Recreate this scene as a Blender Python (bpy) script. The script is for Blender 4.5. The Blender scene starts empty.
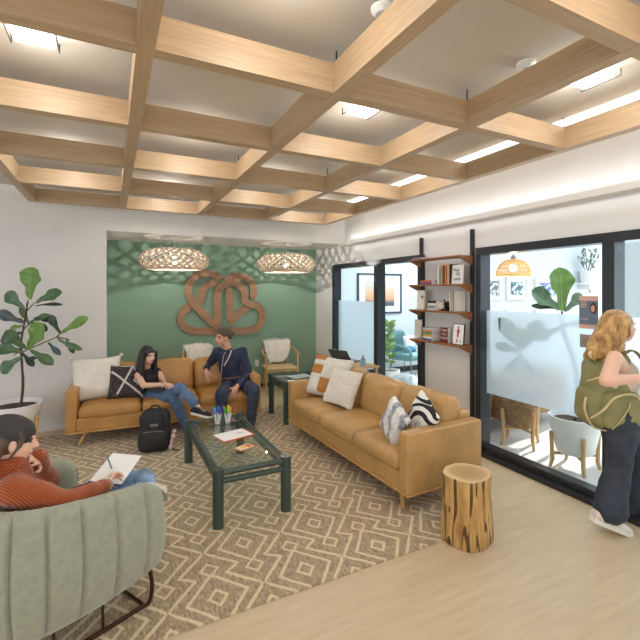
import bpy, bmesh, math, random
from mathutils import Vector, Matrix, Euler, Quaternion, noise
PI = math.pi
random.seed(7)
scene = bpy.context.scene
COL = scene.collection
def V(*a): return Vector(a)
def rad(a): return math.radians(a)
# ---------------------------------------------------------------- materials
def new_mat(name):
    m = bpy.data.materials.new(name); m.use_nodes = True
    nt = m.node_tree
    b = nt.nodes.get('Principled BSDF')
    return m, nt, b
def noise_node(nt, scale, detail=4, rough=.55, vec=None, stretch=None, coord='Object'):
    tc = nt.nodes.new('ShaderNodeTexCoord')
    src = tc.outputs[coord] if vec is None else vec
    if stretch:
        mp = nt.nodes.new('ShaderNodeMapping'); mp.inputs['Scale'].default_value = stretch
        nt.links.new(src, mp.inputs['Vector']); src = mp.outputs['Vector']
    n = nt.nodes.new('ShaderNodeTexNoise')
    n.inputs['Scale'].default_value = scale; n.inputs['Detail'].default_value = detail; n.inputs['Roughness'].default_value = rough
    nt.links.new(src, n.inputs['Vector'])
    return n
def ramp(nt, fac, stops):
    r = nt.nodes.new('ShaderNodeValToRGB')
    el = r.color_ramp.elements
    while len(el) < len(stops): el.new(.5)
    for e, (p, c) in zip(el, stops):
        e.position = p; e.color = (c[0], c[1], c[2], 1)
    nt.links.new(fac, r.inputs['Fac'])
    return r
def bump(nt, b, h, strength=.2, dist=.01):
    bp = nt.nodes.new('ShaderNodeBump'); bp.inputs['Strength'].default_value = strength; bp.inputs['Distance'].default_value = dist
    nt.links.new(h, bp.inputs['Height']); nt.links.new(bp.outputs['Normal'], b.inputs['Normal'])
def srgb(r, g, b):
    f = lambda c: (c/255/12.92) if c/255 <= .04045 else ((c/255+.055)/1.055)**2.4
    return (f(r), f(g), f(b))
def mul(c, k): return tuple(min(1, q*k) for q in c)
def plain(name, c, rough=.5, metal=0, var=.08, scale=12, bmp=0, bscale=60, sheen=0, stretch=None, spec=None, coat=0):
    m, nt, b = new_mat(name)
    n = noise_node(nt, scale, stretch=stretch)
    r = ramp(nt, n.outputs['Fac'], [(.3, mul(c, 1-var)), (.7, mul(c, 1+var))])
    nt.links.new(r.outputs['Color'], b.inputs['Base Color'])
    b.inputs['Roughness'].default_value = rough; b.inputs['Metallic'].default_value = metal
    if spec is not None: b.inputs['Specular IOR Level'].default_value = spec
    if sheen: b.inputs['Sheen Weight'].default_value = sheen
    if coat: b.inputs['Coat Weight'].default_value = coat
    if bmp:
        n2 = noise_node(nt, bscale, 3)
        bump(nt, b, n2.outputs['Fac'], bmp, .004)
    return m
def emis(name, c, s):
    m, nt, b = new_mat(name)
    b.inputs['Base Color'].default_value = (*c, 1)
    b.inputs['Emission Color'].default_value = (*c, 1); b.inputs['Emission Strength'].default_value = s
    return m
def wood(name, c1, c2, stretch=(1, 1, 1), scale=8, rough=.45, bmp=.05):
    m, nt, b = new_mat(name)
    n = noise_node(nt, scale, 6, .65, stretch=stretch)
    r = ramp(nt, n.outputs['Fac'], [(.28, c1), (.72, c2)])
    nt.links.new(r.outputs['Color'], b.inputs['Base Color'])
    b.inputs['Roughness'].default_value = rough
    bump(nt, b, n.outputs['Fac'], bmp, .003)
    return m
class NX:
    """small expression helper for Math nodes"""
    def __init__(s, nt): s.nt = nt
    def m(s, op, a, b=None, c=None):
        n = s.nt.nodes.new('ShaderNodeMath'); n.operation = op
        for i, v in enumerate((a, b, c)):
            if v is None: continue
            if isinstance(v, (int, float)): n.inputs[i].default_value = v
            else: s.nt.links.new(v, n.inputs[i])
        return n.outputs[0]
    def mix(s, f, a, b):
        n = s.nt.nodes.new('ShaderNodeMix'); n.data_type = 'RGBA'
        for k, v in ((0, f), (6, a), (7, b)):
            if isinstance(v, (int, float)): n.inputs[k].default_value = v
            elif isinstance(v, tuple): n.inputs[k].default_value = (*v[:3], 1)
            else: s.nt.links.new(v, n.inputs[k])
        return n.outputs[2]
    def xyz(s, coord='Object'):
        tc = s.nt.nodes.new('ShaderNodeTexCoord'); sp = s.nt.nodes.new('ShaderNodeSeparateXYZ')
        s.nt.links.new(tc.outputs[coord], sp.inputs[0]); return sp.outputs
# ---------------------------------------------------------------- objects
def link(o, parent=None):
    COL.objects.link(o)
    if parent is not None: o.parent = parent
    return o
def mk(name, verts, faces, mats, parent=None, smooth=True, midx=None, autos=None):
    me = bpy.data.meshes.new(name); me.from_pydata([tuple(v) for v in verts], [], [tuple(f) for f in faces])
    bm = bmesh.new(); bm.from_mesh(me); bmesh.ops.recalc_face_normals(bm, faces=bm.faces); bm.to_mesh(me); bm.free()
    if not isinstance(mats, (list, tuple)): mats = [mats]
    for m in mats: me.materials.append(m)
    if midx and len(midx) == len(me.polygons):
        for p, i in zip(me.polygons, midx): p.material_index = i
    me.update()
    if smooth:
        me.shade_smooth()
        me.set_sharp_from_angle(angle=rad(autos if autos else 40))
    o = bpy.data.objects.new(name, me)
    return link(o, parent)
def thing(name, label, cat, loc=(0, 0, 0), rz=0, group=None):
    o = bpy.data.objects.new(name, None); o.empty_display_size = .1; COL.objects.link(o)
    o.location = loc; o.rotation_euler = (0, 0, rz)
    o['label'] = label; o['category'] = cat
    if group: o['group'] = group
    return o
def tag(o, label, cat, group=None):
    o['label'] = label; o['category'] = cat
    if group: o['group'] = group
    return o
def struct(o):
    o['kind'] = 'structure'; return o
def copy_tree(root, loc, rz=None, label=None, group=None):
    r = root.copy(); COL.objects.link(r); r.location = loc
    if rz is not None: r.rotation_euler = (0, 0, rz)
    if label: r['label'] = label
    if group: r['group'] = group
    for ch in [o for o in root.children]:
        c = ch.copy(); COL.objects.link(c); c.parent = r
        for g in [o for o in ch.children]:
            d = g.copy(); COL.objects.link(d); d.parent = c
    return r
class MB:
    def __init__(s): s.v = []; s.f = []; s.mi = []; s.cm = 0
    def add(s, vs, fs, M=None):
        k = len(s.v)
        for p in vs:
            p = Vector(p)
            s.v.append(M @ p if M else p)
        for f in fs: s.f.append([i+k for i in f]); s.mi.append(s.cm)
        return s
    def box(s, x0, x1, y0, y1, z0, z1, b=0, M=None):
        if b <= 0:
            vs = [(x, y, z) for z in (z0, z1) for y in (y0, y1) for x in (x0, x1)]
            return s.add(vs, [(0, 2, 3, 1), (4, 5, 7, 6), (0, 1, 5, 4), (2, 6, 7, 3), (0, 4, 6, 2), (1, 3, 7, 5)], M)
        return s.rbox(((x0+x1)/2, (y0+y1)/2, (z0+z1)/2), (x1-x0, y1-y0, z1-z0), b, M=M, n=1, bn=2)
    def rbox(s, c, size, r, M=None, n=6, bn=3, puff=(0, 0, 0), nz=0, seed=0):
        """rounded box; puff bulges the faces along x,y,z"""
        bm = bmesh.new()
        hs = [q/2 for q in size]; r = min(r, min(hs)*.98)
        def coords(h):
            inner = h-r
            cs = [-h + r*(1-math.cos(PI/2*i/bn)) if False else -h + r*i/bn for i in range(bn)]
            mid = [-inner + 2*inner*i/n for i in range(n+1)]
            return cs + mid + [-q for q in reversed(cs)]
        X, Y, Z = coords(hs[0]), coords(hs[1]), coords(hs[2])
        vm = {}
        def vert(i, j, k):
            key = (i, j, k)
            if key in vm: return vm[key]
            p = Vector((X[i], Y[j], Z[k])); q = Vector([max(-(h-r), min(h-r, a)) for a, h in zip(p, hs)])
            d = p-q
            if d.length > 1e-9: p = q + d.normalized()*r
            u = [a/h for a, h in zip(p, hs)]
            for ax in range(3):
                if puff[ax]:
                    o = [max(0, 1-u[a]**2) for a in range(3) if a != ax]
                    p[ax] += puff[ax]*(o[0]*o[1])**.6*(1 if u[ax] > 0 else -1)*abs(u[ax])**2
            if nz:
                nn = noise.noise(p*7+Vector((seed, seed*2, 0)))
                p += p.normalized()*nn*nz
            vm[key] = bm.verts.new(p); return vm[key]
        def side(A, B, f, flip):
            for a in range(len(A)-1):
                for b in range(len(B)-1):
                    q = [f(a, b), f(a+1, b), f(a+1, b+1), f(a, b+1)]
                    if flip: q.reverse()
                    if len(set(q)) == 4:
                        try: bm.faces.new(q)
                        except ValueError: pass
        nx, ny, nz_ = len(X)-1, len(Y)-1, len(Z)-1
        side(X, Y, lambda a, b: vert(a, b, nz_), False); side(X, Y, lambda a, b: vert(a, b, 0), True)
        side(Y, Z, lambda a, b: vert(nx, a, b), False); side(Y, Z, lambda a, b: vert(0, a, b), True)
        side(Z, X, lambda a, b: vert(b, ny, a), False); side(Z, X, lambda a, b: vert(b, 0, a), True)
        bm.verts.index_update()
        T = Matrix.Translation(Vector(c))
        if M: T = M @ T
        s.add([v.co.copy() for v in bm.verts], [[v.index for v in f.verts] for f in bm.faces], T); bm.free()
        return s
    def tube(s, pts, r, n=10, cap=True, M=None, closed=False, flat=1.0):
        pts = [Vector(p) for p in pts]
        rs = r if isinstance(r, (list, tuple)) else [r]*len(pts)
        vs = []; N = len(pts); prev = None
        for i, p in enumerate(pts):
            if closed: t = pts[(i+1) % N]-pts[i-1]
            else: t = pts[min(i+1, N-1)]-pts[max(i-1, 0)]
            t.normalize()
            if prev is None:
                a = Vector((0, 0, 1)) if abs(t.z) < .9 else Vector((1, 0, 0))
                u = t.cross(a).normalized()
            else:
                u = prev - t*prev.dot(t)
                u.normalize()
            w = t.cross(u); prev = u
            for k in range(n):
                a = 2*PI*k/n
                vs.append(p + (u*math.cos(a) + w*math.sin(a)*flat)*rs[i])
        fs = []
        for i in range(N if closed else N-1):
            j = (i+1) % N
            for k in range(n):
                k2 = (k+1) % n
                fs.append((i*n+k, i*n+k2, j*n+k2, j*n+k))
        if cap and not closed:
            fs.append(tuple(range(n-1, -1, -1))); fs.append(tuple((N-1)*n+k for k in range(n)))
        return s.add(vs, fs, M)
    def cyl(s, p0, p1, r0, r1=None, n=16, M=None):
        return s.tube([p0, p1], [r0, r1 if r1 is not None else r0], n, M=M)
    def lathe(s, prof, c=(0, 0, 0), n=32, M=None, sx=1, sy=1):
        vs = []; fs = []
        for (r, z) in prof:
            for k in range(n):
                a = 2*PI*k/n; vs.append((c[0]+r*math.cos(a)*sx, c[1]+r*math.sin(a)*sy, c[2]+z))
        for i in range(len(prof)-1):
            for k in range(n):
                k2 = (k+1) % n; fs.append((i*n+k, i*n+k2, (i+1)*n+k2, (i+1)*n+k))
        if prof[0][0] > 1e-6: fs.append(tuple(range(n-1, -1, -1)))
        if prof[-1][0] > 1e-6: fs.append(tuple((len(prof)-1)*n+k for k in range(n)))
        return s.add(vs, fs, M)
    def ell(s, c, r, n=16, m=10, M=None, R=None):
        vs = []; fs = []
        for i in range(m+1):
            th = PI*i/m
            for k in range(n):
                a = 2*PI*k/n
                p = Vector((r[0]*math.sin(th)*math.cos(a), r[1]*math.sin(th)*math.sin(a), r[2]*math.cos(th)))
                if R: p = R @ p
                vs.append(p+Vector(c))
        for i in range(m):
            for k in range(n):
                k2 = (k+1) % n; fs.append((i*n+k, (i+1)*n+k, (i+1)*n+k2, i*n+k2))
        return s.add(vs, fs, M)
    def prism(s, poly, axis, a0, a1, M=None):
        """poly 2D extruded along axis: 'x'->(y,z), 'y'->(x,z), 'z'->(x,y)"""
        def P(p, a):
            return (a, p[0], p[1]) if axis == 'x' else ((p[0], a, p[1]) if axis == 'y' else (p[0], p[1], a))
        n = len(poly); vs = [P(p, a0) for p in poly]+[P(p, a1) for p in poly]
        fs = [tuple(range(n-1, -1, -1)), tuple(range(n, 2*n))]+[(i, (i+1) % n, n+(i+1) % n, n+i) for i in range(n)]
        return s.add(vs, fs, M)
    def quad(s, a, b, c, d, M=None): return s.add([a, b, c, d], [(0, 1, 2, 3)], M)
    def build(s, name, mats, parent=None, smooth=True, autos=None):
        o = mk(name, s.v, s.f, mats, parent, smooth, s.mi if isinstance(mats, (list, tuple)) else None, autos)
        bm = bmesh.new(); bm.from_mesh(o.data); bmesh.ops.remove_doubles(bm, verts=bm.verts, dist=1e-6); bm.to_mesh(o.data); bm.free()
        return o
def box(name, x0, x1, y0, y1, z0, z1, mat, parent=None, b=0):
    return MB().box(x0, x1, y0, y1, z0, z1, b).build(name, mat, parent)
def TR(loc=(0, 0, 0), rx=0, ry=0, rz=0, sc=1):
    return Matrix.Translation(Vector(loc)) @ Euler((rx, ry, rz)).to_matrix().to_4x4() @ Matrix.Scale(sc, 4)
def arc(c, r, a0, a1, n=8):
    return [(c[0]+r*math.cos(a0+(a1-a0)*i/n), c[1]+r*math.sin(a0+(a1-a0)*i/n)) for i in range(n+1)]
def bez(p, n=16):
    """Catmull-Rom through points"""
    p = [Vector(q) for q in p]; out = []
    for i in range(len(p)-1):
        a, b, c, d = p[max(i-1, 0)], p[i], p[i+1], p[min(i+2, len(p)-1)]
        for k in range(n):
            t = k/n
            out.append(.5*((2*b)+(c-a)*t+(2*a-5*b+4*c-d)*t*t+(3*b-3*c+d-a)*t**3))
    out.append(p[-1]); return out
def text(body, size, mat, name, parent, M, ext=.0008):
    cu = bpy.data.curves.new('t', 'FONT'); cu.body = body; cu.size = size; cu.extrude = ext; cu.align_x = 'CENTER'; cu.align_y = 'CENTER'
    t = bpy.data.objects.new('t', cu); COL.objects.link(t)
    dg = bpy.context.evaluated_depsgraph_get(); me = bpy.data.meshes.new_from_object(t.evaluated_get(dg))
    bpy.data.objects.remove(t); me.transform(M); me.materials.clear(); me.materials.append(mat)
    o = bpy.data.objects.new(name, me); return link(o, parent)
# pixel helpers of the camera (used only to take measurements)
FPX, CAMH, HY = 418., 1.7, 291.
_a = math.atan2(209, 418); _fx, _fy = math.sin(_a), math.cos(_a)
def _ray(x, y):
    u = (x-320)/FPX; v = (HY-y)/FPX
    return (_fx+_fy*u, _fy-_fx*u, v)
def onY(x, y, Y0):
    d = _ray(x, y); t = Y0/d[1]; return Vector((d[0]*t, Y0, CAMH+d[2]*t))
def onX(x, y, X0):
    d = _ray(x, y); t = X0/d[0]; return Vector((X0, d[1]*t, CAMH+d[2]*t))
def onZ(x, y, z):
    d = _ray(x, y); t = (z-CAMH)/d[2]; return Vector((d[0]*t, d[1]*t, z))
def atD(x, y, t):
    d = _ray(x, y); return Vector((d[0]*t, d[1]*t, CAMH+d[2]*t))
# ---------------------------------------------------------------- camera and render look
cam = bpy.data.cameras.new('camera'); cam.sensor_width = 36; cam.lens = FPX/640*36; cam.shift_y = -(320-HY)/640
cam.clip_end = 100
co = bpy.data.objects.new('camera', cam); COL.objects.link(co); co.location = (0, 0, CAMH)
co.rotation_euler = (PI/2, 0, -_a); scene.camera = co
scene.view_settings.view_transform = 'Standard'; scene.view_settings.look = 'None'; scene.view_settings.gamma = 1
scene.view_settings.use_curve_mapping = False
scene.view_settings.exposure = 0.0
# ================================================================ materials
M = {}
def leather(name, c):
    m, nt, b = new_mat(name); n = noise_node(nt, 4, 5, .6); r = ramp(nt, n.outputs['Fac'], [(.3, mul(srgb(*c), .82)), (.7, mul(srgb(*c), 1.12))])
    nt.links.new(r.outputs[0], b.inputs['Base Color']); b.inputs['Roughness'].default_value = .4
    n2 = noise_node(nt, 5, 4, .6, stretch=(1, 1, 1)); n2.inputs['Distortion'].default_value = .5; bump(nt, b, n2.outputs['Fac'], .4, .025); return m
M['white_wall'] = plain('white_wall', srgb(226, 224, 222), .85, var=.02, scale=3, bmp=.04, bscale=300)
M['green_wall'] = plain('green_wall', srgb(134, 164, 142), .8, var=.03, scale=2, bmp=.03, bscale=300)
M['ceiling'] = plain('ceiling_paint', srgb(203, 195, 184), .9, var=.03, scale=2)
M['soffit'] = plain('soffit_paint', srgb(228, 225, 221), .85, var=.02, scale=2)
M['beamx'] = wood('beam_oak_x', srgb(172, 144, 112), srgb(196, 169, 135), (1, 16, 22), 3.6)
M['beamy'] = wood('beam_oak_y', srgb(172, 144, 112), srgb(196, 169, 135), (16, 1, 22), 3.6)
M['black_metal'] = plain('black_aluminium', srgb(50, 53, 58), .28, .3, var=.05)
M['dark_frame'] = plain('dark_grey_aluminium', srgb(74, 78, 84), .3, .4, var=.05)
M['leather'] = leather('tan_leather', (188, 148, 92))
M['leather2'] = leather('cognac_leather', (184, 136, 76))
M['oak'] = wood('light_oak', srgb(188, 146, 92), srgb(216, 178, 124), (2, 2, .4), 10)
M['oak_leg'] = wood('oak_leg', srgb(176, 130, 70), srgb(204, 160, 98), (2, 2, .4), 10)
M['dark_leg'] = wood('reddish_leg', srgb(96, 48, 30), srgb(128, 66, 40), (2, 2, .4), 10)
M['walnut'] = wood('walnut_shelf', srgb(120, 76, 40), srgb(164, 108, 58), (6, 1, 6), 8)
M['green_metal'] = plain('dark_green_enamel', srgb(62, 78, 70), .35, .2, var=.06)
M['rattan'] = plain('woven_bleached_wood', srgb(206, 188, 168), .95, var=.1, scale=30)
M['white_cer'] = plain('white_planter_glaze', srgb(240, 240, 238), .4, var=.02)
M['soil'] = plain('potting_soil', srgb(70, 54, 42), .95, var=.4, scale=60, bmp=.8, bscale=120)
M['cream'] = plain('cream_boucle', srgb(232, 226, 214), .95, var=.05, scale=40, bmp=.5, bscale=90, sheen=.3)
M['fluff'] = plain('cream_sheepskin', srgb(240, 234, 222), 1, var=.06, scale=25, bmp=.6, bscale=60, sheen=.5)
M['sage'] = plain('sage_velvet', srgb(152, 156, 136), .75, var=.10, scale=30, bmp=.15, bscale=200, sheen=.4)
M['sage_in'] = plain('sage_velvet_inner', srgb(160, 176, 152), .8, var=.06, scale=20, sheen=.4)
M['bronze'] = plain('bronze_tube', srgb(70, 46, 34), .35, .7)
M['concrete'] = plain('polished_concrete', srgb(196, 194, 190), .4, var=.06, scale=1.5)
M['paper'] = plain('white_paper', srgb(240, 240, 240), .8, var=.01)
M['outlet'] = plain('white_plastic', srgb(235, 235, 232), .4, var=.01)
M['black_fab'] = plain('black_nylon', srgb(34, 33, 35), .7, var=.15, scale=30, bmp=.2, bscale=150)
M['logo'] = wood('reclaimed_wood', srgb(134, 96, 68), srgb(178, 140, 108), (1, 3, 5), 5, .6)
M['grey_tag'] = plain('grey_rubber_tag', srgb(120, 118, 118), .6)

def glass_mat(name, tint=(1, 1, 1), rough=0.0, ior=1.45):
    m, nt, b = new_mat(name)
    b.inputs['Base Color'].default_value = (*tint, 1); b.inputs['Roughness'].default_value = rough
    b.inputs['Transmission Weight'].default_value = 1; b.inputs['IOR'].default_value = ior
    return m
def pane_mat(name, tint, refl):
    """thin architectural pane: clear transmission with a weak mirror reflection"""
    m = bpy.data.materials.new(name); m.use_nodes = True; nt = m.node_tree; nt.nodes.clear()
    o = nt.nodes.new('ShaderNodeOutputMaterial'); t = nt.nodes.new('ShaderNodeBsdfTransparent'); g = nt.nodes.new('ShaderNodeBsdfGlossy')
    mx = nt.nodes.new('ShaderNodeMixShader'); lw = nt.nodes.new('ShaderNodeLayerWeight'); x = NX(nt); lw.inputs[0].default_value = .5; f0 = ((refl-1)/(refl+1))**2; fr = x.m('ADD', x.m('MULTIPLY', x.m('POWER', lw.outputs['Facing'], 5), 1-f0), f0)
    t.inputs['Color'].default_value = (*tint, 1); g.inputs['Roughness'].default_value = .01; g.inputs['Color'].default_value = (1, 1, 1, 1)
    nt.links.new(fr, mx.inputs[0]); nt.links.new(t.outputs[0], mx.inputs[1]); nt.links.new(g.outputs[0], mx.inputs[2]); nt.links.new(mx.outputs[0], o.inputs[0])
    return m
M['pane'] = pane_mat('window_glass', (.95, .985, .985), 1.3)
M['table_glass'] = pane_mat('table_glass', (.86, .93, .90), 1.5)
def frost_mat():
    m = bpy.data.materials.new('frosted_film'); m.use_nodes = True; nt = m.node_tree; nt.nodes.clear()
    o = nt.nodes.new('ShaderNodeOutputMaterial'); g = nt.nodes.new('ShaderNodeBsdfRefraction'); g.inputs['Roughness'].default_value = .42; g.inputs['IOR'].default_value = 1.12
    d = nt.nodes.new('ShaderNodeBsdfTranslucent'); d.inputs['Color'].default_value = (.80, .88, .93, 1)
    e = nt.nodes.new('ShaderNodeBsdfDiffuse'); e.inputs['Color'].default_value = (.74, .82, .87, 1)
    g.inputs['Color'].default_value = (.93, .97, 1, 1)
    m1 = nt.nodes.new('ShaderNodeMixShader'); m1.inputs[0].default_value = .45
    m2 = nt.nodes.new('ShaderNodeMixShader'); m2.inputs[0].default_value = .4
    nt.links.new(d.outputs[0], m1.inputs[1]); nt.links.new(e.outputs[0], m1.inputs[2])
    nt.links.new(g.outputs[0], m2.inputs[1]); nt.links.new(m1.outputs[0], m2.inputs[2]); nt.links.new(m2.outputs[0], o.inputs[0])
    return m
M['frost'] = frost_mat()

def floor_mat():
    m, nt, b = new_mat('maple_plank_floor'); x = NX(nt); X, Y, Z = x.xyz()[:3]
    # planks run along X, 0.18 m wide
    row = x.m('FLOOR', x.m('DIVIDE', Y, .18)); fr = x.m('FRACT', x.m('DIVIDE', Y, .18))
    off = x.m('FRACT', x.m('MULTIPLY', x.m('SINE', x.m('MULTIPLY', row, 12.9898)), 43758.5))
    xs = x.m('ADD', x.m('DIVIDE', X, 1.22), off); pl = x.m('FLOOR', xs); fx = x.m('FRACT', xs)
    rnd = x.m('FRACT', x.m('MULTIPLY', x.m('SINE', x.m('ADD', x.m('MULTIPLY', pl, 78.233), x.m('MULTIPLY', row, 37.719))), 43758.5))
    n = noise_node(nt, 2.2, 7, .65, stretch=(1.2, 11, 1))
    f = x.m('ADD', x.m('MULTIPLY', rnd, .10), x.m('MULTIPLY', n.outputs['Fac'], .90))
    r = ramp(nt, f, [(.25, srgb(196, 174, 140)), (.75, srgb(218, 199, 167))])
    seam = x.m('ADD', x.m('LESS_THAN', fr, .012), x.m('LESS_THAN', fx, .0018)); seam = x.m('MULTIPLY', x.m('MINIMUM', seam, 1), .10)
    nt.links.new(x.mix(seam, r.outputs['Color'], srgb(150, 122, 88)), b.inputs['Base Color'])
    b.inputs['Roughness'].default_value = .36
    return m
M['floor'] = floor_mat()
def rug_mat():
    m, nt, b = new_mat('geometric_rug'); x = NX(nt); X, Y, Z = x.xyz()[:3]
    n0 = noise_node(nt, 9, 2); wob = x.m('MULTIPLY', x.m('SUBTRACT', n0.outputs['Fac'], .5), .012)
    U = x.m('ADD', X, wob); W = x.m('ADD', Y, wob)
    u = x.m('DIVIDE', x.m('SUBTRACT', U, .53), .528); v = x.m('DIVIDE', x.m('SUBTRACT', W, 2.312), .854)
    def cen(q): return x.m('ABSOLUTE', x.m('SUBTRACT', q, x.m('ROUND', q)))
    a1, b1 = cen(u), cen(v); a2, b2 = cen(x.m('ADD', u, .5)), cen(x.m('ADD', v, .5))
    inside = x.m('LESS_THAN', x.m('ADD', a1, b1), .5)
    def sel(p, q): return x.m('ADD', x.m('MULTIPLY', p, inside), x.m('MULTIPLY', q, x.m('SUBTRACT', 1, inside)))
    A = x.m('MULTIPLY', sel(a1, a2), .528); B = x.m('MULTIPLY', sel(b1, b2), .854)
    def ring(cx, cy, rx, ry, w):
        d = x.m('ADD', x.m('DIVIDE', x.m('ABSOLUTE', x.m('SUBTRACT', A, cx)), rx), x.m('DIVIDE', x.m('ABSOLUTE', x.m('SUBTRACT', B, cy)), ry))
        return x.m('LESS_THAN', x.m('ABSOLUTE', x.m('SUBTRACT', d, 1)), w/min(rx, ry))
    def disc(cx, cy, rx, ry):
        d = x.m('ADD', x.m('DIVIDE', x.m('ABSOLUTE', x.m('SUBTRACT', A, cx)), rx), x.m('DIVIDE', x.m('ABSOLUTE', x.m('SUBTRACT', B, cy)), ry))
        return x.m('LESS_THAN', d, 1)
    def seg(p, q, w):
        dx, dy = q[0]-p[0], q[1]-p[1]; L2 = dx*dx+dy*dy
        t = x.m('DIVIDE', x.m('ADD', x.m('MULTIPLY', x.m('SUBTRACT', A, p[0]), dx), x.m('MULTIPLY', x.m('SUBTRACT', B, p[1]), dy)), L2)
        t = x.m('MINIMUM', x.m('MAXIMUM', t, 0), 1)
        ex = x.m('SUBTRACT', A, x.m('ADD', x.m('MULTIPLY', t, dx), p[0])); ey = x.m('SUBTRACT', B, x.m('ADD', x.m('MULTIPLY', t, dy), p[1]))
        d = x.m('SQRT', x.m('ADD', x.m('MULTIPLY', ex, ex), x.m('MULTIPLY', ey, ey)))
        return x.m('LESS_THAN', d, w)
    big = x.m('MULTIPLY', ring(0, 0, .165, .20, .013), x.m('SUBTRACT', 1, disc(0, .25, .05, .055)))
    L = [big, ring(0, 0, .05, .062, .012), ring(0, .25, .052, .06, .011), seg((.264, 0), (.09, .183), .0105), seg((.09, .183), (.134, .216), .0105)]
    f = L[0]
    for q in L[1:]: f = x.m('MAXIMUM', f, q)
    n1 = noise_node(nt, 55, 3, .7, stretch=(1.6, .5, 1)); n2 = noise_node(nt, 1.3, 3)
    f = x.m('MULTIPLY', f, x.m('ADD', .55, x.m('MULTIPLY', n1.outputs['Fac'], .6)))
    base = ramp(nt, n1.outputs['Fac'], [(.32, srgb(130, 110, 86)), (.5, srgb(166, 145, 116)), (.68, srgb(196, 175, 142))])
    c = x.mix(f, base.outputs['Color'], srgb(226, 208, 172))
    nt.links.new(c, b.inputs['Base Color'])
    b.inputs['Roughness'].default_value = .95; b.inputs['Sheen Weight'].default_value = .2
    bump(nt, b, n1.outputs['Fac'], .5, .004)
    return m
M['rug'] = rug_mat()

# ================================================================ the room
WX = 3.48; FY = 6.03; GY = 7.13; SZ = 2.475; CZ = 2.95
struct(box('floor', -4.5, WX-.06, -3.5, GY, -.1, 0, M['floor']))
struct(box('floor_office', WX-.06, 7.4, -2.0, GY, -.1, .0, M['concrete']))
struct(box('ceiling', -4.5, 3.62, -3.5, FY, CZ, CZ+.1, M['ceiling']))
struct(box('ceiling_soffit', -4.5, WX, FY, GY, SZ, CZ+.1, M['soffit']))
struct(box('wall_front_left', -4.5, -.055, FY, FY+.12, 0, SZ, M['white_wall']))
struct(box('wall_return', -.175, -.055, FY+.12, GY, 0, SZ, M['white_wall']))
struct(box('wall_green', -.175, 3.60, GY, GY+.12, 0, CZ, M['green_wall']))
struct(box('baseboard_front', -4.5, -.055, FY-.012, FY, 0, .045, M['white_wall']))
struct(box('baseboard_green', -.055, WX-.0, GY-.012, GY, 0, .06, M['black_metal']))
# right wall: strips around the two window openings
FT = 2.15
w = MB(); T0, T1 = WX, WX+.12
w.box(T0, T1, 6.37, GY, 0, CZ); w.box(T0, T1, 3.195, 4.05, 0, CZ); w.box(T0, T1, 4.05, 6.37, FT, CZ); w.box(T0, T1, -3.5, 3.195, FT, CZ)
struct(w.build('wall_right', M['white_wall'], smooth=False))
# ledge light trough along the right wall
lg = struct(box('trim_ledge', WX-.13, WX-.001, -1.6, FY-.001, 2.435, 2.49, M['soffit']))
struct(MB().box(WX-.07, WX-.03, -1.5, FY-.06, 2.491, 2.498).build('trim_ledge_light', emis('led_white', (1, .97, .93), 2)))

# window frames
def frame_part(mb, name): return mb.build(name, M['black_metal'], smooth=False)
def glazing(n, y0, y1, mull, sill=True):
    mb = MB(); X0, X1 = WX-.06, WX+.08
    z0 = .0 if sill else .0
    mb.box(X0, X1, y0, y0+.07, z0, FT); mb.box(X0, X1, y1-.07, y1, z0, FT)
    mb.box(X0, X1, y0+.07, y1-.07, FT-.075, FT); mb.box(X0-.02, X1, y0+.07, y1-.07, 0, .045); mb.box(X0+.03, X1, y0+.07, y1-.07, .045, .10)
    for m in mull:
        mb.box(X0, X1, m-.045, m+.045, .10, FT-.075)
    f = mb.build('window_'+n, M['black_metal'], smooth=False); struct(f)
    ys = [y0+.07]+[q for m in mull for q in (m-.045, m+.045)]+[y1-.07]
    p = MB()
    for a, b_ in zip(ys[::2], ys[1::2]): p.box(WX+.025, WX+.031, a, b_, .10, FT-.075)
    g = p.build('glass_pane', M['pane'], f, smooth=False)
    return f, ys
fA, yA = glazing('1', 4.05, 6.37, [5.045, ], True)
fB, yB = glazing('2', -1.6, 3.195, [1.885, .65, -.6], True)
# frosted film on the panes
def film(y0, y1, z0, z1, parent):
    MB().box(WX+.0225, WX+.0245, y0, y1, z0, z1).build('frosted_film', M['frost'], parent, smooth=False)
film(5.095, 6.29, .64, 1.54, fA)
film(1.935, 3.12, .64, 1.50, fB)
film(.70, 1.83, .64, 1.50, fB)
film(-.55, .60, .64, 1.50, fB)

# ================================================================ ceiling lattice
BZ0, BZ1 = 2.71, 2.862; BW = .072
bx = [-.795, .13, 1.05, 1.975, 2.915]; by = [-.88, .05, .98, 1.91, 2.835, 3.775, 4.73, 5.665]
gr = 'oak beams of the ceiling lattice'
lat = thing('ceiling_lattice', 'large pale oak beam grid hanging below the grey ceiling', 'ceiling lattice', (1.0, 2.4, BZ0))
def latp(mb, name, mat):
    o = mb.build(name, mat, lat, smooth=False)
    o.data.transform(Matrix.Translation((-1.0, -2.4, -BZ0))); return o
for x_ in bx:
    latp(MB().box(x_-BW/2, x_+BW/2, by[0]-BW/2, by[-1]+BW/2, BZ0, BZ1), 'long_beam', M['beamy'])
for y_ in by:
    for a, b_ in zip(bx[:-1], bx[1:]):
        latp(MB().box(a+BW/2+.0005, b_-BW/2-.0005, y_-BW/2, y_+BW/2, BZ0+.0015, BZ1-.001), 'cross_beam', M['beamx'])
for x_ in bx:
    for y_ in by[1::2]:
        latp(MB().cyl((x_, y_, BZ1), (x_, y_, CZ-.001), .004, n=6), 'hanger_rod', M['black_metal'])
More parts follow.
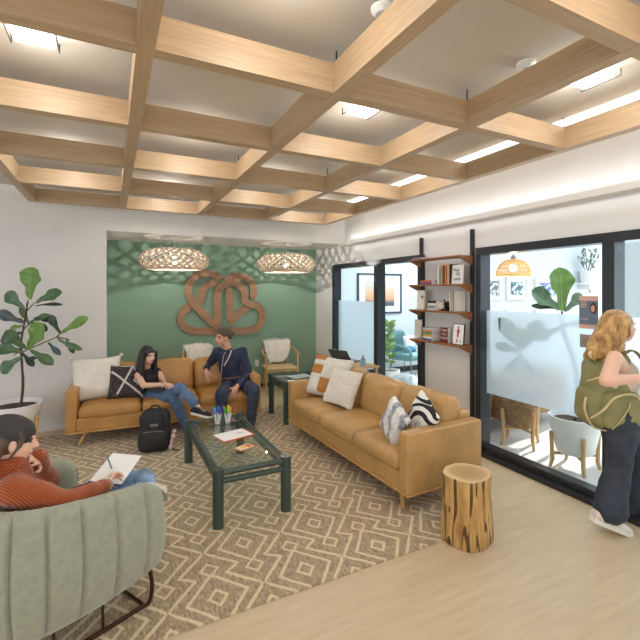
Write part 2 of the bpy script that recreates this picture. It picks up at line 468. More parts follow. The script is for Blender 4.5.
# square ceiling lamps in every other cell
lamp_e = emis('lamp_diffuser', (1, .96, .90), 9)
def ceil_lamp(x_, y_, first=None, label=''):
    if first: return copy_tree(first, (x_, y_, CZ), label=label)
    t = thing('ceiling_lamp', label, 'ceiling lamp', (x_, y_, CZ), 0, 'square lamps above the ceiling lattice')
    MB().box(-.06, .06, -.06, .06, -.012, -.0005).build('mounting_plate', M['outlet'], t, smooth=False)
    MB().box(-.085, .085, -.085, .085, -.05, -.012, .01).build('diffuser', lamp_e, t)
    for s in (-1, 1): MB().tube([(s*.10, -.11, -.004), (s*.10, -.11, -.045), (s*.10, .11, -.045), (s*.10, .11, -.004)], .0035, 6).build('wire_bracket', M['black_metal'], t)
    return t
lamps = []; L0 = None
bays = ['left bay', 'second bay from left', 'third bay from left', 'right bay']
for i in range(4):
    for j in range(len(by)-1):
        if (i+j) % 2 == 1:
            cx, cy = (bx[i]+bx[i+1])/2, (by[j]+by[j+1])/2
            lamps.append((cx, cy, i, j))
lname = {1: 'overhead beyond the top edge', 2: 'nearest the camera', 3: 'second from the front', 4: 'in the middle rows', 5: 'second from the far wall', 6: 'by the far wall'}
for cx, cy, i, j in lamps:
    if j < 2 and i < 3 and j < 1: continue
    lb = 'square white ceiling lamp in the %s of the lattice, %s' % (bays[i], ['rearmost', 'first row', 'second row', 'third row', 'fourth row', 'fifth row', 'last row'][j])
    o = ceil_lamp(cx, cy, L0, lb)
    if L0 is None: L0 = o
for cx, cy, i, j in lamps:
    l = bpy.data.lights.new('lamp_light', 'POINT'); l.energy = 6.5; l.color = (1, .97, .93); l.shadow_soft_size = .07
    o = bpy.data.objects.new('lamp_light', l); COL.objects.link(o); o.location = (cx, cy, CZ-.10)
# smoke detectors / sprinkler heads
sd = thing('smoke_detector', 'round white sprinkler disc on the ceiling above the middle of the lattice', 'sprinkler', onZ(382, 8, CZ), 0, 'round sprinkler discs')
MB().lathe([(0, -.03), (.03, -.03), (.05, -.012), (.05, 0)], n=24).build('disc', M['outlet'], sd)
MB().cyl((0, 0, -.06), (0, 0, -.03), .008).build('nozzle', M['grey_tag'], sd)
p = onZ(526, 63, CZ); copy_tree(sd, p, label='round white sprinkler disc on the ceiling near the right bay of the lattice', group='round sprinkler discs')
# narrow emissive strip along the right edge of the ceiling
struct(box('trim_slot_light', 2.95, 3.05, -2, 5.6, CZ-.012, CZ-.001, emis('slot_light', (1, .98, .95), 4)))
# ================================================================ rug
rug = tag(box('rug', -2.6, 2.42, 2.165, 5.78, .001, .012, M['rug'], b=0), 'large tan rug with cream diamond pattern under the sofas and coffee table', 'rug')

# ================================================================ sofas
def sofa(label, loc, rz, leather, legm, cush_seed):
    """local: width along x (centre 0), front at y=0, back at y=+0.85"""
    t = thing('leather_sofa', label, 'sofa', loc, rz)
    W, D = 2.15, .80; z0 = .162
    m = MB().rbox((0, D/2, z0+.07), (W-.02, D-.02, .14), .012); m.build('base_frame', leather, t)
    MB().rbox((0, D/2, z0-.008), (W+.004, D+.004, .022), .008).build('wood_plinth', M['oak_leg'], t)
    for s, nm in ((-1, 'armrest'), (1, 'armrest')):
        MB().rbox((s*(W/2-.055), D/2, .389), (.11, D, .455), .018, puff=(.004, 0, .002)).build(nm, leather, t)
    m = MB()
    m.rbox((0, D-.07, .47), (W-.23, .13, .40), .03, puff=(0, .004, .01)); m.build('back_frame', leather, t)
    cw = (W-.225)/3
    for k in range(3):
        cx = (k-1)*cw
        MB().rbox((cx, .325, .355), (cw-.006, .66, .13), .05, n=10, puff=(0, .012, .028), nz=.006, seed=cush_seed+k).build('seat_cushion', leather, t)
        MB().rbox((0, 0, 0), (cw-.008, .17, .40), .065, n=10, puff=(0, .045, .02), nz=.012, seed=cush_seed+5+k, M=TR((cx, .60, .585), rx=rad(-12))).build('back_cushion', leather, t)
    for sx in (-1, 1):
        for y_, sy in ((.10, -1), (D-.10, 1)):
            MB().cyl((sx*(W/2-.20), y_, z0-.015), (sx*(W/2-.12), y_+sy*.04, 0), .026, .014, 12).build('leg', legm, t)
    MB().cyl((0, D/2, z0-.015), (0, D/2, 0), .022, .016, 12).build('leg', legm, t)
    return t
RZ0 = .012
sofaB = sofa('tan leather three seat sofa along the green wall with two people on it', (.635, 5.155, RZ0), rad(-2.9), M['leather2'], M['oak_leg'], 1)
sofaR = sofa('tan leather three seat sofa with its back to the glazed wall beside the log stool', (1.93, 3.56, RZ0), rad(-87.8), M['leather'], M['oak_leg'], 30)

# ================================================================ coffee table and side table
def pipe_table(name, label, x0, x1, y0, y1, h, r=.036, cat='coffee table'):
    cx, cy = (x0+x1)/2, (y0+y1)/2
    t = thing(name, label, cat, (cx, cy, RZ0))
    a, b = (x1-x0)/2, (y1-y0)/2; g = M['green_metal']; H = h-RZ0
    for sx in (-1, 1):
        for sy in (-1, 1):
            MB().lathe([(0, 0), (r, 0), (r, H-.004), (r-.004, H), (0, H)], (sx*a, sy*b, 0), 20).build('leg', g, t)
    for z in (H-.035, H-.095):
        MB().tube([(-a, -b, z), (a, -b, z)], .021, 12, flat=1).build('rail', g, t)
        MB().tube([(-a, b, z), (a, b, z)], .021, 12).build('rail', g, t)
        MB().tube([(-a, -b, z), (-a, b, z)], .021, 12).build('rail', g, t)
        MB().tube([(a, -b, z), (a, b, z)], .021, 12).build('rail', g, t)
    MB().box(-a+.018, a-.018, -b+.018, b-.018, H-.028, H-.018, .002).build('glass_top', M['table_glass'], t)
    return t
ctab = pipe_table('coffee_table', 'dark green metal coffee table with glass top in the middle of the rug', .685, 1.205, 3.0, 4.27, .43, .040)
stab = pipe_table('side_table', 'dark green metal side table with glass top between the two sofas', 1.985, 2.56, 4.93, 5.47, .55, .036, 'side table')

# ================================================================ log stool
def stump():
    t = thing('log_stool', 'tree trunk stool with dark cracks standing at the end of the sofa', 'stool', (2.205, 2.125, 0))
    n = 72; zs = [0, .01, .05, .1, .16, .22, .28, .34, .40, .435, .447]
    m, nt, b = new_mat('trunk_wood'); x = NX(nt)
    n1 = noise_node(nt, 3.2, 1.6, .5, stretch=(5, 5, .5)); n2 = noise_node(nt, 6, 4, .6, stretch=(3, 3, .6))
    d = x.m('ABSOLUTE', x.m('SUBTRACT', n1.outputs['Fac'], .5)); crack = x.m('LESS_THAN', d, .034)
    vo = nt.nodes.new('ShaderNodeTexVoronoi'); vo.inputs['Scale'].default_value = 1; tc = nt.nodes.new('ShaderNodeTexCoord'); mp = nt.nodes.new('ShaderNodeMapping'); mp.inputs['Scale'].default_value = (8, 8, 3.6)
    nt.links.new(tc.outputs['Object'], mp.inputs[0]); nt.links.new(mp.outputs[0], vo.inputs['Vector']); knot = x.m('LESS_THAN', vo.outputs['Distance'], .17)
    r = ramp(nt, n2.outputs['Fac'], [(.3, srgb(158, 112, 58)), (.6, srgb(208, 168, 104))])
    f = x.m('MAXIMUM', x.m('MULTIPLY', crack, .9), x.m('MULTIPLY', knot, .75))
    nt.links.new(x.mix(f, r.outputs['Color'], srgb(66, 34, 20)), b.inputs['Base Color']); b.inputs['Roughness'].default_value = .4
    inv = x.m('SUBTRACT', 1, f); bump(nt, b, inv, .8, .008)
    def R(a, z):
        # the stool is longer in one direction with a blunt corner
        base = .162+.010*math.cos(2*(a-.5))+.008*math.cos(3*a+1.0)+.014*max(0, math.cos(a-PI*.86))**8*2.2
        v = noise.noise(Vector((math.cos(a)*3.2, math.sin(a)*3.2, z*1.1)))*.010+noise.noise(Vector((math.cos(a)*9, math.sin(a)*9, z*2)))*.006
        return base+v+.006*math.cos(z*9)
    vs = []; fs = []
    for i, z in enumerate(zs):
        k = 1.0 if i not in (0, len(zs)-1) else .965
        for j in range(n):
            a = 2*PI*j/n; q = R(a, z)*k; vs.append((q*math.cos(a), q*math.sin(a), z))
    for i in range(len(zs)-1):
        for j in range(n): fs.append((i*n+j, i*n+(j+1) % n, (i+1)*n+(j+1) % n, (i+1)*n+j))
    fs.append(tuple(range(n-1, -1, -1)))
    mk('trunk', vs, fs, m, t)
    m2, nt, b = new_mat('trunk_top'); x = NX(nt); X, Y, Z = x.xyz()[:3]
    rr = x.m('SQRT', x.m('ADD', x.m('MULTIPLY', X, X), x.m('MULTIPLY', Y, Y)))
    n1 = noise_node(nt, 9, 4); ringv = x.m('SINE', x.m('ADD', x.m('MULTIPLY', rr, 420), x.m('MULTIPLY', n1.outputs['Fac'], 9)))
    c = ramp(nt, x.m('ADD', x.m('MULTIPLY', rr, 5.6), x.m('ADD', x.m('MULTIPLY', ringv, .03), x.m('MULTIPLY', n1.outputs['Fac'], .12))), [(.2, srgb(186, 150, 106)), (.66, srgb(200, 164, 116)), (.86, srgb(226, 200, 150)), (.95, srgb(228, 204, 156))])
    nt.links.new(c.outputs[0], b.inputs['Base Color']); b.inputs['Roughness'].default_value = .3
    vs = [(0, 0, .449)]+[(R(2*PI*j/n, zs[-1])*.965*s_*math.cos(2*PI*j/n), R(2*PI*j/n, zs[-1])*.965*s_*math.sin(2*PI*j/n), .4475+.0015*(1-s_)) for s_ in (.5, 1) for j in range(n)]
    fs = [(0, 1+j, 1+(j+1) % n) for j in range(n)]+[(1+j, 1+n+j, 1+n+(j+1) % n, 1+(j+1) % n) for j in range(n)]
    mk('cut_top', vs, fs, m2, t)
    return t
stump()

# ================================================================ cushions
def pillow(name, label, w, h, d, M4, mat, cat='cushion', seed=0, pinch=.07, n=22, extra=None, group=None):
    """soft square pillow in local xz plane, thickness along y"""
    vs = []; fs = []
    def P(i, j, s):
        u = -1+2*i/n; v = -1+2*j/n
        k = pinch
        x = u*w/2*(1-k*(1-v*v)*1.0*(abs(u)**2)); z = v*h/2*(1-k*(1-u*u)*(abs(v)**2))
        prof = ((1-u**4)*(1-v**4))**.55
        y = s*(d/2*prof)+noise.noise(Vector((u*2.3+seed, v*2.3, s)))*.018*prof
        z += noise.noise(Vector((u*1.5, v*1.5+seed, 3)))*.008
        return Vector((x, y, z))
    for s in (-1, 1):
        for i in range(n+1):
            for j in range(n+1): vs.append(P(i, j, s))
    N = (n+1)*(n+1)
    for i in range(n):
        for j in range(n):
            a = i*(n+1)+j; fs.append((a, a+1, a+n+2, a+n+1)); fs.append((N+a, N+a+n+1, N+a+n+2, N+a+1))
    o = mk(name, vs, fs, mat, None)
    bm = bmesh.new(); bm.from_mesh(o.data); bmesh.ops.remove_doubles(bm, verts=bm.verts, dist=1e-5); bmesh.ops.recalc_face_normals(bm, faces=bm.faces); bm.to_mesh(o.data); bm.free()
    o.data.shade_smooth()
    o.matrix_world = M4
    tag(o, label, cat, group)
    if extra: extra(o, P)
    return o
def pat_mat(name, fn, rough=.9, bmp=.4):
    m, nt, b = new_mat(name); x = NX(nt); X, Y, Z = x.xyz()[:3]
    c = fn(nt, x, X, Z); nt.links.new(c, b.inputs['Base Color']); b.inputs['Roughness'].default_value = rough
    n = noise_node(nt, 90, 3); bump(nt, b, n.outputs['Fac'], bmp, .004); return m
# black pillow with a pale crossing branch pattern
def f_black(nt, x, X, Z):
    n = noise_node(nt, 45, 2, stretch=(1, 1, 4)); base = ramp(nt, n.outputs['Fac'], [(.5, srgb(40, 36, 38)), (.66, srgb(110, 100, 98))])
    def seg(p, q, w):
        dx, dy = q[0]-p[0], q[1]-p[1]; L2 = dx*dx+dy*dy
        t = x.m('DIVIDE', x.m('ADD', x.m('MULTIPLY', x.m('SUBTRACT', X, p[0]), dx), x.m('MULTIPLY', x.m('SUBTRACT', Z, p[1]), dy)), L2)
        t = x.m('MINIMUM', x.m('MAXIMUM', t, 0), 1)
        ex = x.m('SUBTRACT', X, x.m('ADD', x.m('MULTIPLY', t, dx), p[0])); ey = x.m('SUBTRACT', Z, x.m('ADD', x.m('MULTIPLY', t, dy), p[1]))
        return x.m('LESS_THAN', x.m('SQRT', x.m('ADD', x.m('MULTIPLY', ex, ex), x.m('MULTIPLY', ey, ey))), w)
    f = seg((-.17, .10), (.19, -.19), .011)
    for a in [((.06, .20), (-.10, -.15), .011), ((.04, .20), (.09, .08), .008), ((.09, .08), (.07, 0), .008), ((.07, 0), (.19, -.10), .009), ((-.19, .18), (.1, .17), .007), ((-.12, -.2), (.2, -.2), .006)]:
        f = x.m('MAXIMUM', f, seg(*a))
    return x.mix(f, base.outputs[0], srgb(206, 200, 194))
M['pat_black'] = pat_mat('black_branch_weave', f_black)
def f_band(nt, x, X, Z):
    n = noise_node(nt, 60, 3, stretch=(1, 1, 3)); cr = ramp(nt, n.outputs['Fac'], [(.4, srgb(210, 204, 194)), (.7, srgb(240, 236, 226))])
    ru = ramp(nt, n.outputs['Fac'], [(.4, srgb(168, 106, 48)), (.7, srgb(196, 136, 70))])
    row = x.m('ROUND', x.m('ADD', x.m('MULTIPLY', Z, 6.0), .5)); ev = x.m('LESS_THAN', x.m('ABSOLUTE', x.m('SUBTRACT', x.m('MODULO', x.m('ADD', row, 10), 2), 1)), .5)
    left = x.m('LESS_THAN', X, -.07); mid = x.m('MULTIPLY', x.m('LESS_THAN', X, .13), x.m('GREATER_THAN', X, -.07))
    low = x.m('MULTIPLY', x.m('LESS_THAN', Z, -.03), x.m('GREATER_THAN', Z, -.2)); f = x.m('MAXIMUM', x.m('MULTIPLY', left, x.m('MAXIMUM', x.m('GREATER_THAN', Z, .17), x.m('MULTIPLY', x.m('GREATER_THAN', Z, .0), x.m('LESS_THAN', Z, .11)))), x.m('MULTIPLY', mid, low))
    st = x.m('LESS_THAN', x.m('ABSOLUTE', x.m('SUBTRACT', x.m('FRACT', x.m('MULTIPLY', Z, 12)), .5)), .05)
    c = x.mix(f, cr.outputs[0], ru.outputs[0]); return x.mix(x.m('MULTIPLY', st, .3), c, srgb(170, 160, 150))
M['pat_band'] = pat_mat('rust_and_cream_weave', f_band)
def f_grey(nt, x, X, Z):
    n = noise_node(nt, 30, 3, stretch=(3, 1, .8)); s = x.m('ADD', X, x.m('MULTIPLY', Z, .5)); q = x.m('FRACT', x.m('MULTIPLY', s, 7))
    w1 = x.m('LESS_THAN', q, .42); c1 = ramp(nt, n.outputs['Fac'], [(.4, srgb(120, 122, 134)), (.6, srgb(190, 190, 196))]); c2 = ramp(nt, n.outputs['Fac'], [(.4, srgb(206, 206, 204)), (.6, srgb(238, 236, 232))])
    return x.mix(w1, c2.outputs[0], c1.outputs[0])
M['pat_grey'] = pat_mat('grey_and_white_print', f_grey, bmp=.2)
def f_bw(nt, x, X, Z):
    d = x.m('SQRT', x.m('ADD', x.m('MULTIPLY', x.m('SUBTRACT', X, .09), x.m('SUBTRACT', X, .09)), x.m('MULTIPLY', x.m('ADD', Z, .06), x.m('ADD', Z, .06))))
    r1 = x.m('MULTIPLY', x.m('LESS_THAN', d, .165), x.m('GREATER_THAN', d, .125)); r2 = x.m('MULTIPLY', x.m('LESS_THAN', d, .225), x.m('GREATER_THAN', d, .20)); dot = x.m('LESS_THAN', d, .075)
    n = noise_node(nt, 70, 2); top = x.m('MULTIPLY', x.m('GREATER_THAN', x.m('ADD', Z, x.m('MULTIPLY', X, -.4)), .15), x.m('LESS_THAN', x.m('ADD', Z, x.m('MULTIPLY', X, -.4)), .175))
    c = x.mix(x.m('MULTIPLY', dot, .6), srgb(236, 233, 226), srgb(186, 178, 164)); return x.mix(x.m('MAXIMUM', x.m('MAXIMUM', r1, r2), top), c, srgb(36, 34, 36))
M['pat_bw'] = pat_mat('black_arc_print', f_bw, bmp=.2)
def tassels(o, P):
    for (i, j) in ((0, 0), (22, 0), (0, 22), (22, 22)):
        p = (P(i, j, 1)+P(i, j, -1))/2
        MB().ell(p+p.normalized()*.008, (.02, .018, .02), 10, 6).build('corner_tuft', M['cream'], o)
def loops(o, P):
    rnd = random.Random(3); mb = MB()
    for i in range(1, 22):
        for j in range(1, 22):
            a = P(i, j, -1)
            mb.ell(a+Vector((rnd.uniform(-.006, .006), -.004, rnd.uniform(-.006, .006))), (.013, .010, .012), 6, 4)
    mb.build('loop_pile', M['cream'], o)['kind'] = 'stuff'
SEAT = .452
# back sofa: big cream pillow and black pillow
pillow('cushion', 'large plain cream cushion in the left corner of the back sofa', .53, .50, .20, TR((-.145, 5.55, SEAT+.225), rx=rad(-16), rz=rad(8)), M['cream'], extra=tassels, seed=2)
pillow('cushion', 'black cushion with pale crossing lines beside the woman in jeans', .40, .40, .14, TR((.17, 5.46, SEAT+.175), rx=rad(-22), ry=rad(6), rz=rad(4)), M['pat_black'], seed=5)
# right sofa: facing -X
def faceL(loc, lean, rz=0, ry=0): return Matrix.Translation(Vector(loc)) @ Euler((0, 0, -PI/2+rz)).to_matrix().to_4x4() @ Euler((lean, ry, 0)).to_matrix().to_4x4()
pillow('cushion', 'big cushion with rust and cream bands at the far end of the right sofa', .54, .50, .17, faceL((2.30, 4.36, SEAT+.235), rad(-24), rad(28), rad(5)), M['pat_band'], seed=8)
pillow('cushion', 'cream looped pile cushion leaning on the rust banded one', .41, .41, .14, faceL((2.27, 3.98, SEAT+.19), rad(-24), rad(18), rad(4)), M['cream'], extra=loops, seed=9)
pillow('cushion', 'grey and white striped print cushion at the near end of the right sofa', .32, .32, .12, faceL((2.13, 2.86, SEAT+.15), rad(-14), rad(-12), rad(24)), M['pat_grey'], seed=12)
pillow('cushion', 'white cushion with black arc print beside the near armrest', .34, .34, .12, faceL((2.33, 2.745, SEAT+.185), rad(-10), rad(-12), rad(28)), M['pat_bw'], seed=14)

# ================================================================ wooden armchairs with sheepskins
def armchair(label, loc, rz, seed, group=None):
    t = thing('wooden_armchair', label, 'armchair', loc, rz)
    wd = M['oak']; W = .27
    # front is -y
    for sx in (-1, 1):
        MB().tube([(sx*W, -.24, 0), (sx*W, -.235, .42), (sx*W, -.20, .64)], [.013, .017, .014], 10).build('leg', wd, t)
        MB().tube(bez([(sx*.22, .27, 0), (sx*.20, .22, .42), (sx*.17, .24, .74)], 5), .015, 10).build('leg', wd, t)
        MB().tube([(sx*.205, .225, .36), (sx*W, -.235, .36)], .011, 8).build('side_rail', wd, t)
    MB().tube([(-W, -.235, .37), (W, -.235, .37)], .013, 8).build('front_rail', wd, t)
    MB().tube([(-.2, .225, .37), (.2, .225, .37)], .013, 8).build('back_rail', wd, t)
    MB().rbox((0, 0, .405), (.54, .47, .03), .012).build('seat', M['cord'], t)
    pts = [(-W-.02, -.27, .63), (-W-.03, -.1, .66), (-.27, .12, .70), (-.16, .25, .755), (0, .285, .77), (.16, .25, .755), (.27, .12, .70), (W+.03, -.1, .66), (W+.02, -.27, .63)]
    MB().tube(bez(pts, 5), .017, 10).build('top_rail', wd, t)
    # sheepskin hung over the back
    return t
M['cord'] = plain('paper_cord', srgb(214, 190, 150), .8, var=.1, scale=50, stretch=(1, 8, 1))
def sheepskin(label, loc, rz, seed):
    """hide draped over the back rail"""
    vs = []; fs = []; nu, nv = 26, 26; rnd = random.Random(seed)
    def P(u, v, s):
        ang = u*1.15; R = .31
        zz = .84-abs(v)*.36 if True else 0
        edge = 1+.16*noise.noise(Vector((u*2+seed, v*2, 1)))
        x = math.sin(ang)*R*.82*edge*(1-.22*abs(v)); yb = math.cos(ang)*R*.82
        if v < 0: y = yb-.03-.02*abs(v)-.05*abs(v); z = .80+v*.34
        else: y = yb+.06+.02*v; z = .80-v*.22
        top = math.exp(-(v/.16)**2)*.05; z += top
        f = noise.noise(Vector((x*22+seed, y*22, z*22)))*.016+noise.noise(Vector((x*60, y*60, z*60+seed)))*.012
        return Vector((x, y, z))+Vector((0, (s*.018+f)*(-1 if v < 0 else 1), s*.01+f))
    for s in (-1, 1):
        for i in range(nu+1):
            for j in range(nv+1):
                u = -1+2*i/nu; v = -1+2*j/nv
                # rounded outline
                k = math.sqrt(max(0, 1-(abs(v)**2.2)*.8))
                vs.append(P(u*k, v, s))
    N = (nu+1)*(nv+1)
    for i in range(nu):
        for j in range(nv):
            a = i*(nv+1)+j; fs.append((a, a+1, a+nv+2, a+nv+1)); fs.append((N+a, N+a+nv+1, N+a+nv+2, N+a+1))
    for i in range(nu):
        for j in (0, nv):
            a = i*(nv+1)+j; fs.append((a, a+nv+1, N+a+nv+1, N+a))
    for j in range(nv):
        for i in (0, nu):
            a = i*(nv+1)+j; fs.append((a, a+1, N+a+1, N+a))
    o = mk('sheepskin', vs, fs, M['fluff'], None, autos=180); o.location = loc; o.rotation_euler = (0, 0, rz)
    return tag(o, label, 'sheepskin throw')
A1 = armchair('light wood armchair by the outlet seen through the gap right of the man', (2.58, 6.72, 0), rad(-8), 1)
sheepskin('white sheepskin over the back of the armchair standing free at the right', (2.56, 6.72, 0), rad(-8), 3)
A2 = armchair('light wood armchair standing behind the sofa between the woman and the man', (1.27, 6.62, 0), rad(24), 2)
sheepskin('white sheepskin over the armchair behind the sofa between the two people', (1.27, 6.62, 0), rad(24), 8)

# ================================================================ sign of interlocked hearts on the green wall
lg = thing('wall_logo', 'large wooden emblem of interlaced looping hearts on the green wall', 'wall sign', (1.7, GY, 1.5))
def stroke(pts, y0, n=10, w=28, name='loop'):
    P3 = [onY(160+p[0]/4, 230+p[1]/4, 7.08) for p in pts]
    P3 = bez(P3, n); hw = .062
    L = []; R = []
    for i, p in enumerate(P3):
        t = (P3[min(i+1, len(P3)-1)]-P3[max(i-1, 0)]); t.y = 0; t.normalize(); nrm = Vector((-t.z, 0, t.x))
        L.append(p+nrm*hw); R.append(p-nrm*hw)
    def cap(c, t, s):
        a0 = math.atan2(s.z, s.x); return [c+Vector((math.cos(a0-PI*k/8)*hw, 0, math.sin(a0-PI*k/8)*hw)) for k in range(1, 8)]
    t1 = (P3[-1]-P3[-2]).normalized(); t0 = (P3[1]-P3[0]).normalized()
    mb = MB(); n_ = len(P3)
    vs = []; fs = []
    for y in (y0, y0-.028):
        for q in L+R: vs.append((q.x-1.7, y-GY, q.z-1.5))
    m = 2*n_
    for i in range(n_-1):
        fs.append((i, i+1, n_+i+1, n_+i)); fs.append((m+i, m+n_+i, m+n_+i+1, m+i+1)); fs.append((i, m+i, m+i+1, i+1)); fs.append((n_+i, n_+i+1, m+n_+i+1, m+n_+i))
    fs.append((0, n_, m+n_, m)); fs.append((n_-1, m+n_-1, m+2*n_-1, 2*n_-1))
    mb.add(vs, fs)
    # rounded ends
    for c, nr in ((P3[0], (L[0]-P3[0])), (P3[-1], (R[-1]-P3[-1]))):
        poly = []
        a0 = math.atan2(nr.z, nr.x)
        for k in range(13): poly.append((c.x-1.7+math.cos(a0+PI*k/12)*hw, c.z-1.5+math.sin(a0+PI*k/12)*hw))
        mb.prism(poly, 'y', y0-GY, y0-.028-GY)
    return mb.build(name, M['logo'], lg, autos=30)
Y1 = GY-.012
stroke([(165, 283), (168, 250), (185, 224), (215, 210)], Y1)
stroke([(112, 312), (92, 330), (84, 360), (98, 388), (130, 403), (180, 405), (222, 404)], Y1)
stroke([(278, 240), (280, 300), (279, 350)], Y1-.002)
stroke([(286, 366), (330, 325), (356, 304)], Y1)
stroke([(374, 262), (376, 235), (362, 205), (330, 186), (295, 187), (272, 200)], Y1)
stroke([(232, 188), (205, 176), (165, 176), (128, 200), (113, 240), (124, 278), (155, 318), (190, 352), (212, 374)], Y1-.0285)
stroke([(229, 384), (229, 330), (229, 260), (245, 226), (280, 208), (315, 218), (336, 250), (340, 285), (362, 296), (392, 306), (408, 340), (398, 378), (368, 400), (320, 404), (255, 404)], Y1-.030)
MB().box(-.036, .036, -.006, 0, -.058, .058, .003).box(-.012, .012, -.009, -.005, .012, .04, .002).box(-.012, .012, -.009, -.005, -.04, -.012, .002).build('wall_outlet', M['outlet'])
o = bpy.data.objects['wall_outlet']; p = onY(257, 363, GY-.0005); o.location = p; tag(o, 'white outlet plate on the green wall right of the man', 'outlet')
o = MB().box(-.036, .036, -.006, 0, -.058, .058, .003).build('wall_outlet', M['outlet']); o.location = onY(270, 362.5, GY-.0005); tag(o, 'white switch plate on the green wall behind the free standing armchair', 'outlet')

# ================================================================ woven pendant lamps
def pendant(label, x, y, zc, first=None):
    if first: return copy_tree(first, (x, y, SZ), rad(12), label)
    t = thing('woven_pendant_lamp', label, 'pendant lamp', (x, y, SZ), 0)
    H = SZ-zc
    MB().lathe([(0, -.022), (.05, -.022), (.06, -.012), (.06, 0)], n=24).build('ceiling_canopy', M['outlet'], t)
    MB().tube([(0, 0, -.02), (0, 0, -H+.06)], .003, 6).build('cord', M['outlet'], t)
    MB().lathe([(.0, .08), (.022, .08), (.024, .03), (0, .03)], (0, 0, -H), 16).build('socket', M['outlet'], t)
    MB().ell((0, 0, -H-.035), (.036, .036, .032), 16, 10).build('bulb', emis('bulb_glow', (1, .93, .82), 16), t)
    # lattice shell: crossing curved strips on a flattened barrel profile
    prof = [(.20, .15), (.33, .135), (.43, .07), (.475, .005), (.46, -.05), (.42, -.10), (.37, -.135)]
    def S(u):
        u *= (len(prof)-1); i = min(int(u), len(prof)-2); f = u-i
        a, b, c, d = prof[max(i-1, 0)], prof[i], prof[i+1], prof[min(i+2, len(prof)-1)]
        q = [.5*((2*b[k])+(c[k]-a[k])*f+(2*a[k]-5*b[k]+4*c[k]-d[k])*f*f+(3*b[k]-3*c[k]+d[k]-a[k])*f**3) for k in (0, 1)]
        return q
    mb = MB(); NS = 24
    for s in (-1, 1):
        for k in range(NS):
            pts = []
            for q in range(15):
                u = q/14; r, z = S(u); a = 2*PI*k/NS+s*u*1.05
                pts.append((r*math.cos(a), r*math.sin(a), z-H))
            mb.tube(pts, .016, 5, flat=.35 if False else .6)
    for u, rr in ((0, .012), (1, .013)):
        r, z = S(u); mb.tube([(r*math.cos(2*PI*q/48), r*math.sin(2*PI*q/48), z-H) for q in range(48)], rr, 6, closed=True)
    for s in (0, PI/2):
        mb.tube([(-.2*math.cos(s), -.2*math.sin(s), .135-H), (0, 0, .13-H), (.2*math.cos(s), .2*math.sin(s), .135-H)], .004, 5)
    mb.build('woven_shade', M['rattan'], t)
    return t
pl1 = pendant('wide woven pendant lamp hanging left above the woman', .82, 6.33, 2.15)
pl2 = pendant('wide woven pendant lamp hanging right above the free armchair', 2.57, 6.38, 2.13, pl1)
for x_, y_ in ((.82, 6.33), (2.57, 6.38)):
    l = bpy.data.lights.new('pendant_light', 'POINT'); l.energy = 15; l.color = (1, .96, .90); l.shadow_soft_size = .012
    o = bpy.data.objects.new('pendant_light', l); COL.objects.link(o); o.location = (x_, y_, 2.164)
# ================================================================ wall shelf
def wall_shelf():
    t = thing('wall_shelf', 'wall shelf with black posts and four walnut boards between the two windows', 'shelf', (WX, 3.67, 0))
    for y_ in (3.27, 4.09):
        MB().box(-.045, -.002, y_-3.67-.014, y_-3.67+.014, 0, 2.36).build('post', M['black_metal'], t, smooth=False)
    for z in SH:
        MB().box(-.235, -.046, -.42, .40, z-.018, z, .003).build('shelf_board', M['walnut'], t)
        for y_ in (-.42, .385):
            MB().prism([(-.235, z-.018), (-.046, z-.018), (-.046, z-.10)], 'y', y_, y_+.015).build('bracket', M['walnut'], t, smooth=False)
    return t
SH = [2.077, 1.775, 1.478, 1.126]
wall_shelf()
BK = {}
def bcol(c):
    if c not in BK: BK[c] = plain('cover_%02x%02x%02x' % c, srgb(*c), .5, var=.04)
    return BK[c]
def book(label, x, y, z, th, h, d, c, lie=False, lean=0, group=None, cat='book', face=False):
    """upright: spine faces -x. lie: stacked flat. face: cover faces the room"""
    t = thing('book', label, cat, (x, y, z), 0, group)
    cov = bcol(c); pg = M['paper']
    if lie: R = Euler((0, 0, 0)).to_matrix().to_4x4(); sx, sy, sz = d, h, th
    elif face: R = Euler((0, lean, 0)).to_matrix().to_4x4(); sx, sy, sz = th, d, h
    else: R = Euler((lean, 0, 0)).to_matrix().to_4x4(); sx, sy, sz = d, th, h
    if lie:
        MB().box(0, sx, -sy/2, sy/2, 0, .002, M=R).box(0, sx, -sy/2, sy/2, sz-.002, sz, M=R).box(0, .002, -sy/2, sy/2, 0, sz, M=R).build('cover', cov, t, smooth=False)
        MB().box(.0025, sx-.004, -sy/2+.004, sy/2-.004, .0022, sz-.0022, M=R).build('pages', pg, t, smooth=False)
    elif face:
        MB().box(0, .002, -sy/2, sy/2, 0, sz, M=R).box(sx-.002, sx, -sy/2, sy/2, 0, sz, M=R).box(0, sx, sy/2-.002, sy/2, 0, sz, M=R).build('cover', cov, t, smooth=False)
        MB().box(.0022, sx-.0022, -sy/2+.004, sy/2-.003, .004, sz-.004, M=R).build('pages', pg, t, smooth=False)
    else:
        MB().box(0, sx, -sy/2, -sy/2+.002, 0, sz, M=R).box(0, sx, sy/2-.002, sy/2, 0, sz, M=R).box(0, .002, -sy/2, sy/2, 0, sz, M=R).build('cover', cov, t, smooth=False)
        MB().box(.0025, sx-.004, -sy/2+.0022, sy/2-.0022, .003, sz-.004, M=R).build('pages', pg, t, smooth=False)
    return t
BX = 3.285
def by_px(px, X0=BX): return onX(px, 291, X0).y
# top of the unit
o = book('flat grey blue book lying on the topmost shelf board', 3.27, 3.96, SH[0]+.0005, .022, .16, .13, (120, 132, 142), lie=True)
